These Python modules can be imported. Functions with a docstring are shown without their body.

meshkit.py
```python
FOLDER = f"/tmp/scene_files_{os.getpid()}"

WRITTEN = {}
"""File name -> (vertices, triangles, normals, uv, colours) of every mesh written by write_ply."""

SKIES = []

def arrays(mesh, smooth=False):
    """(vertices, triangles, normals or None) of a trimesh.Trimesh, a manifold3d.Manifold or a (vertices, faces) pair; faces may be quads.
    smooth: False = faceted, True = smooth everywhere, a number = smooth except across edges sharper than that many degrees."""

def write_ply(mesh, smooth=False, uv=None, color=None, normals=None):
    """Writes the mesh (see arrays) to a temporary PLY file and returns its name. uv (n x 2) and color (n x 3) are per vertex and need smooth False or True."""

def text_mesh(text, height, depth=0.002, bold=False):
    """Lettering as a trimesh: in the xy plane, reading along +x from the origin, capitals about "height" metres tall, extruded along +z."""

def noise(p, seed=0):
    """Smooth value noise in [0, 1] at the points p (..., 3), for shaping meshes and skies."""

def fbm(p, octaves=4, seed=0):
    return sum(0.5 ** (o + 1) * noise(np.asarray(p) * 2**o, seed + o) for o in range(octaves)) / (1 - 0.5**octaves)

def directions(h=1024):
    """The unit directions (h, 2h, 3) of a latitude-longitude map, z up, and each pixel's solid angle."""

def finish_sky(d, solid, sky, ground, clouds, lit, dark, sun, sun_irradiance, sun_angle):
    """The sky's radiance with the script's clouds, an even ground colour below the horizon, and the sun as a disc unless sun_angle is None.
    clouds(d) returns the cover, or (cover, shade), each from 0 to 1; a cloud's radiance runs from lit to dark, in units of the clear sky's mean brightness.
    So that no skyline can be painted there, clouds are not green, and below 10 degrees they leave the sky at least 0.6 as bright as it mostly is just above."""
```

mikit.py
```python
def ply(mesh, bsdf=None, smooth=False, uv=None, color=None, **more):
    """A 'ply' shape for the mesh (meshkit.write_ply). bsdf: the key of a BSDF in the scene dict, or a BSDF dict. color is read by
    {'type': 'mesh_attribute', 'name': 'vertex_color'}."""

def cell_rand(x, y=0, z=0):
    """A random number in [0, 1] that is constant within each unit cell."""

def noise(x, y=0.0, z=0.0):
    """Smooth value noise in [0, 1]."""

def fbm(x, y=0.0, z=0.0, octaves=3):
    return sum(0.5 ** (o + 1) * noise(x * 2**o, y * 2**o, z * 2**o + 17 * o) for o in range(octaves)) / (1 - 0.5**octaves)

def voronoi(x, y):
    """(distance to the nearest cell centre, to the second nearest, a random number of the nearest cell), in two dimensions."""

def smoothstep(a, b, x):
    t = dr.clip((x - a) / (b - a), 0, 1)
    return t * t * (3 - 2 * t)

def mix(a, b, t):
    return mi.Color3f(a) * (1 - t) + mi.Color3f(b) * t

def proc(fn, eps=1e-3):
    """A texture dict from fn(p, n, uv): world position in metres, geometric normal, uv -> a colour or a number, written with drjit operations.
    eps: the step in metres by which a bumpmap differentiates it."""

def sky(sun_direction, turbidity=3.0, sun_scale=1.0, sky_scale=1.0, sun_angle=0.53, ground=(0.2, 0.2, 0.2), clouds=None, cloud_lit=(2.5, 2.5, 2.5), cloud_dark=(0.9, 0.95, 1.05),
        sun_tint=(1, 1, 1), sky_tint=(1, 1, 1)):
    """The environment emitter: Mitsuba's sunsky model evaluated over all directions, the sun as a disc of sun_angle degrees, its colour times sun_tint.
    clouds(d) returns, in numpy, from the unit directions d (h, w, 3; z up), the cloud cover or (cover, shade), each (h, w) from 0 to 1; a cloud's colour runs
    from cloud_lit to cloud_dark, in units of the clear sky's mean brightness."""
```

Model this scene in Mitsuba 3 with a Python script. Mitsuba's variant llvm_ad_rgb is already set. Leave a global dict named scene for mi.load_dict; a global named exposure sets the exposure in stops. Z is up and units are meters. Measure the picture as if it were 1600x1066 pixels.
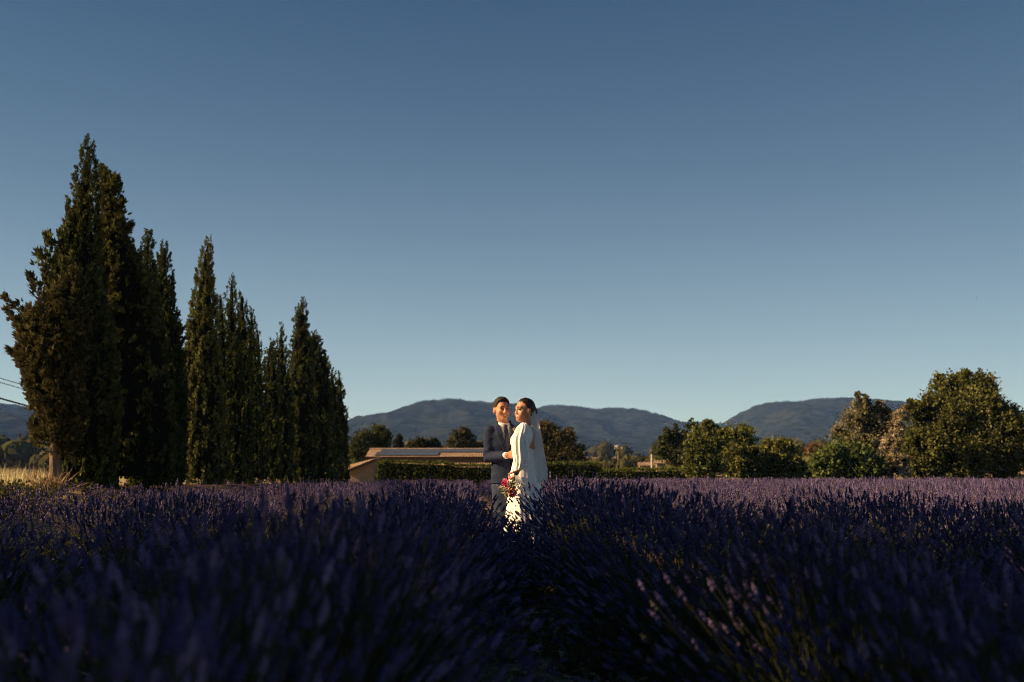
import math
import numpy as np
import trimesh
import drjit as dr
import mitsuba as mi
import mikit
import meshkit

T = mi.ScalarTransform4f
scene, labels = {}, {}

# ---------------------------------------------------------------- camera
F = 1556.0 / 1600.0            # focal length in image widths (a 35 mm lens)
CAM = np.array([0.0, 0.0, 1.0])
PITCH = math.atan((750 - 533) / 1556.0)
scene['camera'] = {
    'type': 'thinlens', 'fov': math.degrees(2 * math.atan(0.5 / F)), 'fov_axis': 'x',
    'to_world': T().look_at(origin=CAM.tolist(), target=[0, math.cos(PITCH), 1 + math.sin(PITCH)], up=[0, 0, 1]),
    'aperture_radius': 0.0072, 'focus_distance': 10.1, 'near_clip': 0.05, 'far_clip': 30000.0,
    'medium': {'type': 'ref', 'id': 'haze_air'},
}
# ---------------------------------------------------------------- daylight
SUN_EL = math.radians(27.0)
SUN_AZ = math.radians(9.0)     # 0 = exactly from the left, positive = towards the camera
SUN = [-math.cos(SUN_AZ) * math.cos(SUN_EL), -math.sin(SUN_AZ) * math.cos(SUN_EL), math.sin(SUN_EL)]


def veil(d):
    """The summer haze that lies low all round the horizon and thins upwards."""
    soft = 0.9 + 0.2 * meshkit.fbm(d * [1.5, 1.5, 5.0] + 7, 3)
    return 0.62 * soft * np.exp(-np.maximum(d[..., 2], 0) / 0.155)


scene['sky'] = mikit.sky(SUN, turbidity=2.0, sun_scale=1.0, sky_scale=0.152, sun_tint=(1.0, 0.88, 0.755), sky_tint=(0.42, 1.09, 1.52),
                         ground=(0.12, 0.10, 0.08), clouds=veil, cloud_lit=(12.0, 14.6, 15.9))
exposure = 2.78
# ---------------------------------------------------------------- helpers
def rs(seed):
    return np.random.default_rng(seed)


def at(u, v, Y):
    """The world point that stands at depth Y under pixel (u, v) of the 1600 x 1066 photograph."""
    dx, dz = (u - 800) / 1556.0, (533 - v) / 1556.0
    cp, sp = math.cos(PITCH), math.sin(PITCH)
    dy, dzz = cp - sp * dz, sp + cp * dz
    return np.array([dx / dy * Y, Y, 1 + dzz / dy * Y])


def sstep(a, b, x):
    t = np.clip((np.asarray(x, float) - a) / (b - a), 0, 1)
    return t * t * (3 - 2 * t)


def ground(x, y):
    """Height of the land: a flat field, a low bank on the left, fields rising gently behind."""
    x, y = np.asarray(x, float), np.asarray(y, float)
    o = -(x + 0.0385 * y)
    z = 0.82 * sstep(5.6, 9.6, o) * sstep(-2, 16, y + 4)
    d = np.hypot(x, y)
    return z + 0.030 * np.maximum(d - 150, 0) * sstep(150, 500, d) * (1 - 0.35 * sstep(500, 2500, d))


def put(key, shape, label=None, category=None, group=None, kind=None):
    assert key not in scene, key
    scene[key] = shape
    tag(key, label, category, group, kind)
    return key


def tag(key, label=None, category=None, group=None, kind=None):
    d = {k: v for k, v in dict(label=label, category=category, group=group, kind=kind).items() if v}
    if d:
        labels[key] = {**labels.get(key, {}), **d}


_taken = {}


def name(base):
    """base, base_001, base_002, ..."""
    n = _taken.get(base, 0)
    _taken[base] = n + 1
    return base if n == 0 else f'{base}_{n:03d}'


class Acc:
    """Collects vertices, triangles and vertex colours of ONE mesh."""

    def __init__(self):
        self.v, self.f, self.c, self.n = [], [], [], 0

    def add(self, v, f, c=None):
        v, f = np.asarray(v, float), np.asarray(f, int)
        self.v.append(v)
        self.f.append(f + self.n)
        self.c.append(np.broadcast_to(np.asarray((1, 1, 1) if c is None else c, float), (len(v), 3)))
        self.n += len(v)

    def scatter(self, tv, tf, pos, R, scale=1.0, col=None, ramp=None):
        """Copies of a template: tv (k,3), tf; pos (n,3); R (n,3,3) with the template's axes as columns; scale (n,) or (n,3); col (n,3)."""
        n, k = len(pos), len(tv)
        if n == 0:
            return
        s = np.broadcast_to(np.asarray(scale, float).reshape(n, -1) if np.ndim(scale) else np.full((n, 1), scale), (n, 3))
        v = np.einsum('nij,nkj->nki', R, tv[None] * s[:, None]) + pos[:, None]
        f = tf[None] + (np.arange(n) * k)[:, None, None]
        c = np.ones((n, k, 3)) if col is None else np.repeat(np.asarray(col)[:, None], k, 1)
        if ramp is not None:
            c = c * ramp[None]
        self.add(v.reshape(-1, 3), f.reshape(-1, 3), c.reshape(-1, 3))

    def mesh(self):
        return np.vstack(self.v), np.vstack(self.f)

    def shape(self, bsdf, smooth=False):
        return mikit.ply(self.mesh(), bsdf, smooth=smooth, color=np.vstack(self.c))


def unit(a):
    a = np.asarray(a, float)
    return a / np.maximum(np.linalg.norm(a, axis=-1, keepdims=True), 1e-9)


def frames(axis, spin):
    """(n,3,3) rotations whose third column is axis, spun about it."""
    z = unit(axis)
    h = np.where(np.abs(z[:, 2:3]) < 0.9, [[0, 0, 1.0]], [[1.0, 0, 0]])
    x = unit(np.cross(h, z))
    y = np.cross(z, x)
    c, s = np.cos(spin)[:, None], np.sin(spin)[:, None]
    return np.stack([x * c + y * s, y * c - x * s, z], -1)


def tube(points, radii, sides=8, cap=True):
    """A tapering tube along a polyline."""
    p, r = np.asarray(points, float), np.broadcast_to(np.asarray(radii, float), (len(points),))
    t = unit(np.gradient(p, axis=0))
    ref = np.array([0.0, 0.0, 1.0]) if abs(t[:, 2]).mean() < 0.8 else np.array([1.0, 0.0, 0.0])
    x = unit(np.cross(ref, t))
    y = np.cross(t, x)
    a = np.arange(sides) * 2 * np.pi / sides
    v = (p[:, None] + r[:, None, None] * (np.cos(a)[None, :, None] * x[:, None] + np.sin(a)[None, :, None] * y[:, None])).reshape(-1, 3)
    f = []
    for i in range(len(p) - 1):
        for j in range(sides):
            k = (j + 1) % sides
            f += [[i * sides + j, i * sides + k, (i + 1) * sides + k], [i * sides + j, (i + 1) * sides + k, (i + 1) * sides + j]]
    if cap:
        for i, flip in ((0, 1), (len(p) - 1, 0)):
            c = len(v)
            v = np.vstack([v, p[i]])
            for j in range(sides):
                k = (j + 1) % sides
                f.append([c, i * sides + k, i * sides + j] if flip else [c, i * sides + j, i * sides + k])
    return v, np.array(f)


def box(lo, hi):
    m = trimesh.creation.box(bounds=[lo, hi])
    return np.array(m.vertices), np.array(m.faces)


def grid_faces(nu, nv):
    i, j = np.meshgrid(np.arange(nu - 1), np.arange(nv - 1), indexing='ij')
    a = (i * nv + j).ravel()
    return np.vstack([np.stack([a, a + nv, a + nv + 1], 1), np.stack([a, a + nv + 1, a + 1], 1)])


def rgb(*c):
    return {'type': 'rgb', 'value': list(map(float, c))}


VC = {'type': 'mesh_attribute', 'name': 'vertex_color'}


def diffuse(tex):
    return {'type': 'twosided', 'bsdf': {'type': 'diffuse', 'reflectance': tex}}


def prin(tex, rough=0.6, spec=0.3, **more):
    return {'type': 'twosided', 'bsdf': {'type': 'principled', 'base_color': tex, 'roughness': rough, 'specular': spec, **more}}


def leafy(trans=0.5, rough=0.6):
    return {'type': 'principledthin', 'base_color': VC, 'roughness': rough, 'diff_trans': trans, 'eta': 1.3}


scene['leaf_mat'] = leafy(0.45)
scene['paint_mat'] = diffuse(VC)
# ================================================================ the land
def soil_tex(p, n, uv):
    a = mikit.fbm(p.x * 0.9, p.y * 0.9, p.z, 4)
    b = mikit.fbm(p.x * 14, p.y * 14, p.z * 14, 3)
    o = -(p.x + 0.0385 * p.y)
    d = dr.sqrt(p.x * p.x + p.y * p.y)
    base = mikit.mix((0.17, 0.115, 0.07), (0.33, 0.24, 0.155), a) * (0.6 + 0.8 * b)
    dry = mikit.mix((0.30, 0.22, 0.115), (0.42, 0.32, 0.17), mikit.fbm(p.x * 0.25, p.y * 0.25, 0, 3))
    k = mikit.smoothstep(7.5, 9.5, o + 1.5 * (a - 0.5)) * (1 - mikit.smoothstep(90, 110, d))
    c = mikit.mix(base, dry, k)
    # shade under the row of cypresses, painted as a dark band of soil
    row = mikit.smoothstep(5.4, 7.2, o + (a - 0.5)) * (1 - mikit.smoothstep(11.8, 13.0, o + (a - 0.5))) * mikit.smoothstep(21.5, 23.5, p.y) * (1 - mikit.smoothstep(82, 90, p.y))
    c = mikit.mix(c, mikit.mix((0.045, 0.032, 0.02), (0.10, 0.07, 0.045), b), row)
    # plots of the far plain: meadow, stubble and scrub
    q1, q2, r = mikit.voronoi(p.x / 160 + 0.3, p.y / 75)
    field = mikit.mix((0.055, 0.065, 0.03), (0.26, 0.19, 0.11), mikit.smoothstep(0.45, 0.6, r))
    field = field * (0.75 + 0.5 * mikit.fbm(p.x / 30, p.y / 12, 0, 3))
    return mikit.mix(c, field, mikit.smoothstep(82, 100, d))


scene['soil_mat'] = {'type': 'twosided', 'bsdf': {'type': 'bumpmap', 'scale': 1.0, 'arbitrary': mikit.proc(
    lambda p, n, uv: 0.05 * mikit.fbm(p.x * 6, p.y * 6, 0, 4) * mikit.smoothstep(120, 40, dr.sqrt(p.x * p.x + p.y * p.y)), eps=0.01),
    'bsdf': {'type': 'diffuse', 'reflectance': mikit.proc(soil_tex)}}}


def make_ground():
    r = np.concatenate([[0.0], np.geomspace(0.6, 9000, 190)])
    a = np.linspace(0, 2 * np.pi, 241)
    R, A = np.meshgrid(r, a, indexing='ij')
    x, y = R * np.sin(A), R * np.cos(A)
    z = ground(x, y) + (0.10 * (meshkit.fbm(np.stack([x * 1.3, y * 1.3, 0 * x], -1), 3) - 0.5) * sstep(1.5, 3, R) * (R < 90))
    v = np.stack([x, y, z], -1).reshape(-1, 3)
    return v, grid_faces(len(r), len(a))[:, ::-1]


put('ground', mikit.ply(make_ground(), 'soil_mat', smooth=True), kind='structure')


def hill_tex(p, n, uv):
    a = mikit.fbm(p.x / 220, p.y / 220, p.z / 220, 4)
    t = mikit.noise(p.x / 14, p.y / 14, p.z / 9) * 0.6 + mikit.noise(p.x / 34, p.y / 34, p.z / 22) * 0.4
    c = mikit.mix((0.005, 0.009, 0.006), (0.026, 0.030, 0.018), mikit.smoothstep(0.25, 0.8, t))
    return mikit.mix(c, mi.Color3f(0.055, 0.05, 0.036), 0.6 * mikit.smoothstep(0.62, 0.80, a))


scene['hill_mat'] = diffuse(mikit.proc(hill_tex))


def make_hill(profile, Yr, depth, seed, back=0.8, rough=1.0):
    """A wooded mountain whose crest stands about Yr away; it falls to a foot in front and behind, with spurs and gullies."""
    pr = np.array(profile, float)
    us = np.linspace(pr[0, 0], pr[-1, 0], int((pr[-1, 0] - pr[0, 0]) / 3.0))
    from scipy.interpolate import PchipInterpolator
    vs = PchipInterpolator(pr[:, 0], pr[:, 1])(us)
    s = np.concatenate([np.linspace(-1, 0, 70), np.linspace(0, back, 22)[1:]])
    U, S = np.meshgrid(us, s, indexing='ij')
    tops = np.array([at(u, v, Yr) for u, v in zip(us, vs)])
    wob = 0.10 * depth * (meshkit.fbm(np.stack([us / 160, us * 0, us * 0], -1), 3, seed) - 0.5)
    Y = Yr + wob[:, None] + S * depth
    X = tops[:, :1] * Y / Yr * 0 + tops[:, :1] * (1 + 0.0 * S)
    q = np.stack([X / 420, Y / 420, 0 * X], -1)
    ridge = 1 - np.abs(2 * meshkit.fbm(q, 4, seed + 5) - 1)
    fall = np.where(S < 0, 0.5 + 0.5 * np.cos(np.pi * np.abs(S) ** 0.85), 0.5 + 0.5 * np.cos(np.pi * S / max(back, 1e-6) * 0.9))
    h = tops[:, 2:3] * fall
    h = h * (1 - rough * 0.55 * (1 - ridge) * np.minimum(1, np.abs(S) * 3.5)) + ground(X, Y) * (1 - fall)
    h = h + 7.0 * (meshkit.noise(np.stack([X / 13, Y / 13, 0 * X], -1), seed + 9) - 0.5) - (1 - fall) * 8
    v = np.stack([X, Y, h], -1).reshape(-1, 3)
    return v, grid_faces(len(us), len(s))


HILLS = [
    ('hill', [(-700, 690), (-420, 650), (-200, 628), (-60, 628), (0, 631), (30, 634), (55, 639), (100, 650), (170, 668), (260, 690), (350, 715)], 2600, 1500, 3),
    ('hill_001', [(380, 712), (470, 690), (530, 674), (560, 661), (580, 651), (602, 647), (628, 641), (645, 632), (660, 627), (685, 625.5), (715, 625), (740, 629), (770, 631),
                  (805, 633), (840, 643), (880, 660), (930, 685), (980, 712)], 2900, 1700, 11),
    ('hill_002', [(760, 690), (790, 664), (815, 648), (836, 640), (850, 637), (880, 635.5), (905, 636.5), (930, 639), (950, 637.5), (970, 637), (990, 640), (1010, 645),
                  (1030, 652), (1050, 659), (1075, 668), (1110, 682), (1160, 705)], 3500, 1900, 23),
    ('hill_003', [(1040, 712), (1080, 690), (1110, 670), (1130, 659), (1150, 648), (1165, 641), (1180, 635), (1200, 630.5), (1225, 630), (1240, 629.5), (1260, 626.5), (1290, 625),
                  (1330, 626), (1370, 628.5), (1410, 632), (1450, 640), (1520, 650), (1640, 655), (1800, 662), (2000, 690), (2200, 715)], 3200, 1800, 37),
    ('hill_004', [(900, 690), (960, 668), (1040, 659), (1070, 659.5), (1090, 659), (1110, 660), (1140, 661), (1200, 672), (1300, 700)], 5600, 1500, 51),
    ('hill_005', [(-500, 705), (-200, 682), (-60, 668), (0, 655), (40, 647), (80, 650), (130, 668), (220, 700), (300, 718)], 1900, 900, 61),
]
for k, prof, Yr, dep, sd in HILLS:
    put(k, mikit.ply(make_hill(prof, Yr, dep, sd), 'hill_mat', smooth=True), kind='structure')

# bare quarry faces low on the middle hill
scene['quarry_mat'] = diffuse(mikit.proc(lambda p, n, uv: mikit.mix((0.42, 0.33, 0.25), (0.66, 0.56, 0.44), mikit.fbm(p.x / 16, p.y / 16, p.z / 9, 3))))


def make_quarry(pts, Y, seed):
    r = rs(seed)
    a = Acc()
    for u, v, w, h in pts:
        c = at(u, v, Y)
        m = trimesh.creation.icosphere(subdivisions=3)
        q = np.array(m.vertices)
        q = q * (0.75 + 0.6 * meshkit.fbm(q * 1.7 + seed * 3 + u, 4))[:, None]
        sx, sz = w / 1556 * Y * 0.5, h / 1556 * Y * 0.5
        a.add(q * [sx, sx * 0.8, sz] + c, np.array(m.faces))
    return mikit.ply(a.mesh(), 'quarry_mat')


put('quarry_face', make_quarry([(942, 709, 16, 9), (949, 704, 9, 7), (955, 709, 12, 5), (935, 712, 10, 5)], 1500, 1),
    'pale bare quarry face low on the hill, left of the wooden pole', 'quarry', 'pale quarry faces')
put('quarry_face_001', make_quarry([(965, 700, 13, 8), (972, 704, 9, 6), (961, 706, 7, 5)], 1560, 2),
    'pale bare quarry face low on the hill, directly behind the wooden pole', 'quarry', 'pale quarry faces')

# ---------------------------------------------------------------- the hazy air
scene['haze_air'] = {'type': 'homogeneous', 'albedo': rgb(0.93, 0.95, 0.97), 'sigma_t': rgb(0.000021, 0.000042, 0.000105)}
put('haze', {'type': 'cube', 'to_world': T().translate([0, 0, 141]).scale([9300, 9300, 157]) , 'bsdf': {'type': 'null'},
             'interior': {'type': 'ref', 'id': 'haze_air'}}, kind='stuff')
# ================================================================ farm buildings, hedges, poles, cables
def tile_tex(p, n, uv):
    row = mikit.cell_rand(p.x / 0.21, p.y / 0.36)
    a = mikit.fbm(p.x * 1.1, p.y * 1.1, p.z, 3)
    return mikit.mix((0.24, 0.155, 0.105), (0.40, 0.29, 0.205), row * 0.6 + a * 0.5) * (0.75 + 0.4 * a)


scene['tile_mat'] = {'type': 'twosided', 'bsdf': {'type': 'bumpmap', 'scale': 1.0, 'arbitrary': mikit.proc(
    lambda p, n, uv: 0.05 * dr.abs(dr.sin(p.x * (3.14159 / 0.21))) + 0.02 * (p.y / 0.36 - dr.floor(p.y / 0.36)), eps=0.01),
    'bsdf': {'type': 'diffuse', 'reflectance': mikit.proc(tile_tex)}}}
scene['stone_mat'] = {'type': 'twosided', 'bsdf': {'type': 'bumpmap', 'scale': 1.0, 'arbitrary': mikit.proc(
    lambda p, n, uv: 0.03 * mikit.fbm(p.x * 5, p.y * 5, p.z * 7, 3), eps=0.01),
    'bsdf': {'type': 'diffuse', 'reflectance': mikit.proc(lambda p, n, uv: mikit.mix((0.25, 0.18, 0.115), (0.40, 0.30, 0.20), mikit.fbm(p.x * 2.6, p.y * 2.6, p.z * 3.4, 4)))}}}
scene['fascia_mat'] = diffuse(rgb(0.035, 0.026, 0.020))
scene['panel_mat'] = {'type': 'twosided', 'bsdf': {'type': 'principled', 'base_color': rgb(0.050, 0.056, 0.072), 'roughness': 0.38, 'specular': 0.5}}
scene['panel_frame_mat'] = {'type': 'twosided', 'bsdf': {'type': 'principled', 'base_color': rgb(0.25, 0.26, 0.28), 'roughness': 0.4, 'metallic': 0.6}}


def slab(a, b, c, d, thick):
    """A slab whose top is the quad a b c d (counter-clockwise from above)."""
    q = np.array([a, b, c, d], float)
    n = unit(np.cross(q[1] - q[0], q[3] - q[0]))
    v = np.vstack([q, q - n * thick])
    f = [[0, 1, 2], [0, 2, 3], [4, 6, 5], [4, 7, 6]]
    for i in range(4):
        j = (i + 1) % 4
        f += [[i, i + 4, j + 4], [i, j + 4, j]]
    return v, np.array(f)


def make_barn():
    k = 'farm_building'
    tag(k, 'long low tiled farm building with solar panels, behind the clipped hedge', 'farm building')
    RL, RR = at(577, 702.5, 101.0), at(846, 702.5, 101.0)          # ridge
    EL, ER = at(571, 713.5, 96.4), at(852, 711.0, 96.4)          # eave of the upper roof
    RR[2], ER[2] = RL[2], EL[2]
    BL, BR = EL + [0.3, 9.2, 0], ER + [-0.3, 9.2, 0]
    put(k + '__roof', mikit.ply(slab(EL, ER, RR, RL, 0.16), 'tile_mat'))
    put(k + '__roof_001', mikit.ply(slab(RL + [0, .01, 0], RR + [0, .01, 0], BR, BL, 0.16), 'tile_mat'))
    rid = tube([RL + [0, 0, .02], (RL + RR) / 2 + [0, 0, .02], RR + [0, 0, .02]], 0.13, 8)
    put(k + '__ridge_cap', mikit.ply(rid, 'tile_mat', smooth=True))
    # the lower tier: its roof starts in the shade under the upper eave
    L1, R1 = EL + [0.15, 0.9, -0.50], ER + [-0.1, 0.9, -0.50]
    L2, R2 = at(560, 733, 91.0), at(861, 731, 91.0)
    R2[2] = L2[2] = 2.05
    put(k + '__roof_002', mikit.ply(slab(L2, R2, R1, L1, 0.15), 'tile_mat'), 'lower tier of brown roof tiles')
    a = Acc()
    a.add(*box([EL[0] + .25, EL[1] + .45, 0], [ER[0] - .25, BL[1] - .4, EL[2] - .2]))
    a.add(*box([L2[0] + .4, L2[1] + .5, 0], [R2[0] - .4, EL[1] + .44, L2[2] - .1]))
    put(k + '__wall', mikit.ply(a.mesh(), 'stone_mat'))
    put(k + '__fascia', mikit.ply(box([EL[0] + .02, EL[1] - .06, EL[2] - .30], [ER[0] - .02, EL[1] + .10, EL[2] - .03]), 'fascia_mat'), 'dark board along the upper eave')
    for i in range(2):
        x = [-9.0, -3.0][i]
        w = k + '__window' + ('' if i == 0 else f'_{i:03d}')
        put(w, mikit.ply(box([x, L2[1] + .42, .8], [x + .9, L2[1] + .52, 1.7]), 'fascia_mat'))
    # solar panels, each lying on the upper roof
    up = RL - EL
    nrm = unit(np.cross(ER - EL, up))
    n = 0
    for s0, s1, u0, u1 in ((0.53, 0.96, 594, 846), (0.08, 0.50, 590, 692)):
        xs0, xs1 = at(u0, 705, 99)[0], at(u1, 705, 99)[0]
        cnt = int((xs1 - xs0) / 1.02)
        for i in range(cnt):
            xa, xb = xs0 + i * 1.02, xs0 + i * 1.02 + 1.0
            c = [EL + up * s0 + nrm * 0.10, EL + up * s1 + nrm * 0.10]
            q = [np.array([xa, c[0][1], c[0][2]]), np.array([xb, c[0][1], c[0][2]]), np.array([xb, c[1][1], c[1][2]]), np.array([xa, c[1][1], c[1][2]])]
            put(k + '__solar_panel' + ('' if n == 0 else f'_{n:03d}'), mikit.ply(slab(*q, 0.045), 'panel_mat'))
            n += 1
    # left wing
    k = 'farm_wing'
    tag(k, 'small tiled wing of the farm with a sunlit stone wall, left of the hedge end', 'farm building')
    y0, y1 = 89.0, 92.6
    A, B = at(586, 717, y0), at(536, 737, y0)
    z0, z1, xa, xb = A[2], B[2], A[0], B[0]
    put(k + '__roof', mikit.ply(slab([xb, y0 - .3, z1], [xa, y0 - .3, z0], [xa + .1, y1, z0 + 0.25], [xb + .1, y1, z1 + .70], 0.14), 'tile_mat'))
    m = trimesh.creation.extrude_polygon(__import__('shapely').Polygon([(xb + .3, 0), (xa - .1, 0), (xa - .1, z0 - .18), (xb + .3, z1 - .05)]), y1 - y0 - .3)
    m.apply_transform(np.array([[1, 0, 0, 0], [0, 0, -1, y1 - .1], [0, 1, 0, 0], [0, 0, 0, 1.0]]))
    put(k + '__wall', mikit.ply(m, 'stone_mat'))
    ax = unit(np.array([xa - xb, 0, z0 - z1]))
    put(k + '__verge_board', mikit.ply(slab([xb, y0 - .40, z1 - .02], [xa, y0 - .40, z0 - .02], [xa, y0 - .31, z0 - .02], [xb, y0 - .31, z1 - .02], .24), 'fascia_mat'), 'dark sloping board at the roof edge')


make_barn()


def make_shed(k, u0, u1, vr, ve, Y, label):
    tag(k, label, 'shed')
    a, b = at(u0, ve, Y), at(u1, ve, Y)
    zr = at(u0, vr, Y)[2]
    g = float(ground((a[0] + b[0]) / 2, Y))
    d = (b[0] - a[0]) * 0.7
    put(k + '__wall', mikit.ply(box([a[0], Y, g - 1], [b[0], Y + d, a[2]]), 'stone_mat'))
    o = 0.25
    put(k + '__roof', mikit.ply(slab([a[0] - o, Y - o, a[2]], [b[0] + o, Y - o, a[2]], [b[0] + o, Y + d / 2, zr], [a[0] - o, Y + d / 2, zr], .14), 'tile_mat'))
    put(k + '__roof_001', mikit.ply(slab([a[0] - o, Y + d / 2 + .01, zr], [b[0] + o, Y + d / 2 + .01, zr], [b[0] + o, Y + d + o, a[2]], [a[0] - o, Y + d + o, a[2]], .14), 'tile_mat'))
    w = (b[0] - a[0]) / 3
    put(k + '__door', mikit.ply(box([a[0] + w, Y - .03, g - .5], [b[0] - w, Y + .05, g + min(2.0, (a[2] - g) * .8)]), 'fascia_mat'))


make_shed('stone_shed', 1026, 1038, 719, 724, 135, 'small pale stone shed beside the concrete pole, at the edge of the pines')
make_shed('cottage', 1584, 1640, 733, 741, 104, 'cottage with a terracotta roof just showing behind the big oak at the field end')
make_shed('stone_barn', 1000, 1023, 722, 727.5, 190, 'low brown barn in the plain beyond the hedge, between the two poles')

# ---------------------------------------------------------------- poles and cables
scene['wood_mat'] = diffuse(mikit.proc(lambda p, n, uv: mikit.mix((0.10, 0.07, 0.045), (0.21, 0.155, 0.10), mikit.fbm(p.x * 25, p.y * 25, p.z * 2.0, 3))))
scene['concrete_mat'] = diffuse(mikit.proc(lambda p, n, uv: mikit.mix((0.46, 0.40, 0.33), (0.60, 0.54, 0.45), mikit.fbm(p.x * 6, p.y * 6, p.z * 3, 3))))
scene['cable_mat'] = prin(rgb(0.03, 0.03, 0.032), 0.5)


def make_pole(k, u, vtop, Y, r, mat, label, cap):
    p = at(u, vtop, Y)
    g = float(ground(p[0], Y)) - 0.3
    tag(k, label, 'pole')
    put(k + '__shaft', mikit.ply(tube([[p[0], Y, g], [p[0], Y, (g + p[2]) / 2], [p[0] + .02, Y, p[2]]], [r, r * .88, r * .72], 10), mat, smooth=40))
    if cap:
        put(k + '__crossarm', mikit.ply(box([p[0] - .45, Y - .16, p[2] - .42], [p[0] + .45, Y - .06, p[2] - .30]), mat))
        for i, dx in enumerate((-.38, .38)):
            put(k + '__insulator' + ('' if i == 0 else '_001'), mikit.ply(tube([[p[0] + dx, Y - .11, p[2] - .30], [p[0] + dx, Y - .11, p[2] - .12]], [.05, .035], 8), 'concrete_mat'))


make_pole('utility_pole', 966, 697, 108, 0.14, 'wood_mat', 'brown wooden pole standing behind the hedge in front of the quarry hill', True)
make_pole('utility_pole_001', 1018, 707.5, 104, 0.13, 'concrete_mat', 'plain pale concrete pole behind the hedge, nearest to the pines', False)


def make_cable(k, pts, r, label):
    P = np.array([at(*q) for q in pts])
    t = np.linspace(0, 1, 40)
    c = (1 - t)[:, None] ** 2 * P[0] + 2 * (t * (1 - t))[:, None] * P[1] + (t * t)[:, None] * P[2]
    put(k, mikit.ply(tube(c, r, 6), 'cable_mat', smooth=True), label, 'cable', 'overhead cables beside the cypresses')


make_cable('overhead_cable', [(-330, 470, 27), (40, 628, 36), (330, 668, 62)], .014, 'thin overhead cable at the left edge, uppermost of the three')
make_cable('overhead_cable_001', [(-330, 480, 27.3), (40, 634, 36.4), (330, 672, 63)], .014, 'thin overhead cable at the left edge, middle one of the three')
make_cable('overhead_cable_002', [(-330, 515, 26), (20, 645, 35), (330, 700, 60)], .030, 'thick overhead cable at the left edge, lowest of the three')
# ================================================================ trees, hedges, woods
LEAF_V = np.array([[0, 0, 0], [0.32, 0.45, 0.06], [0, 1, 0], [-0.32, 0.45, 0.06]], float)
LEAF_F = np.array([[0, 1, 2], [0, 2, 3]])
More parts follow.
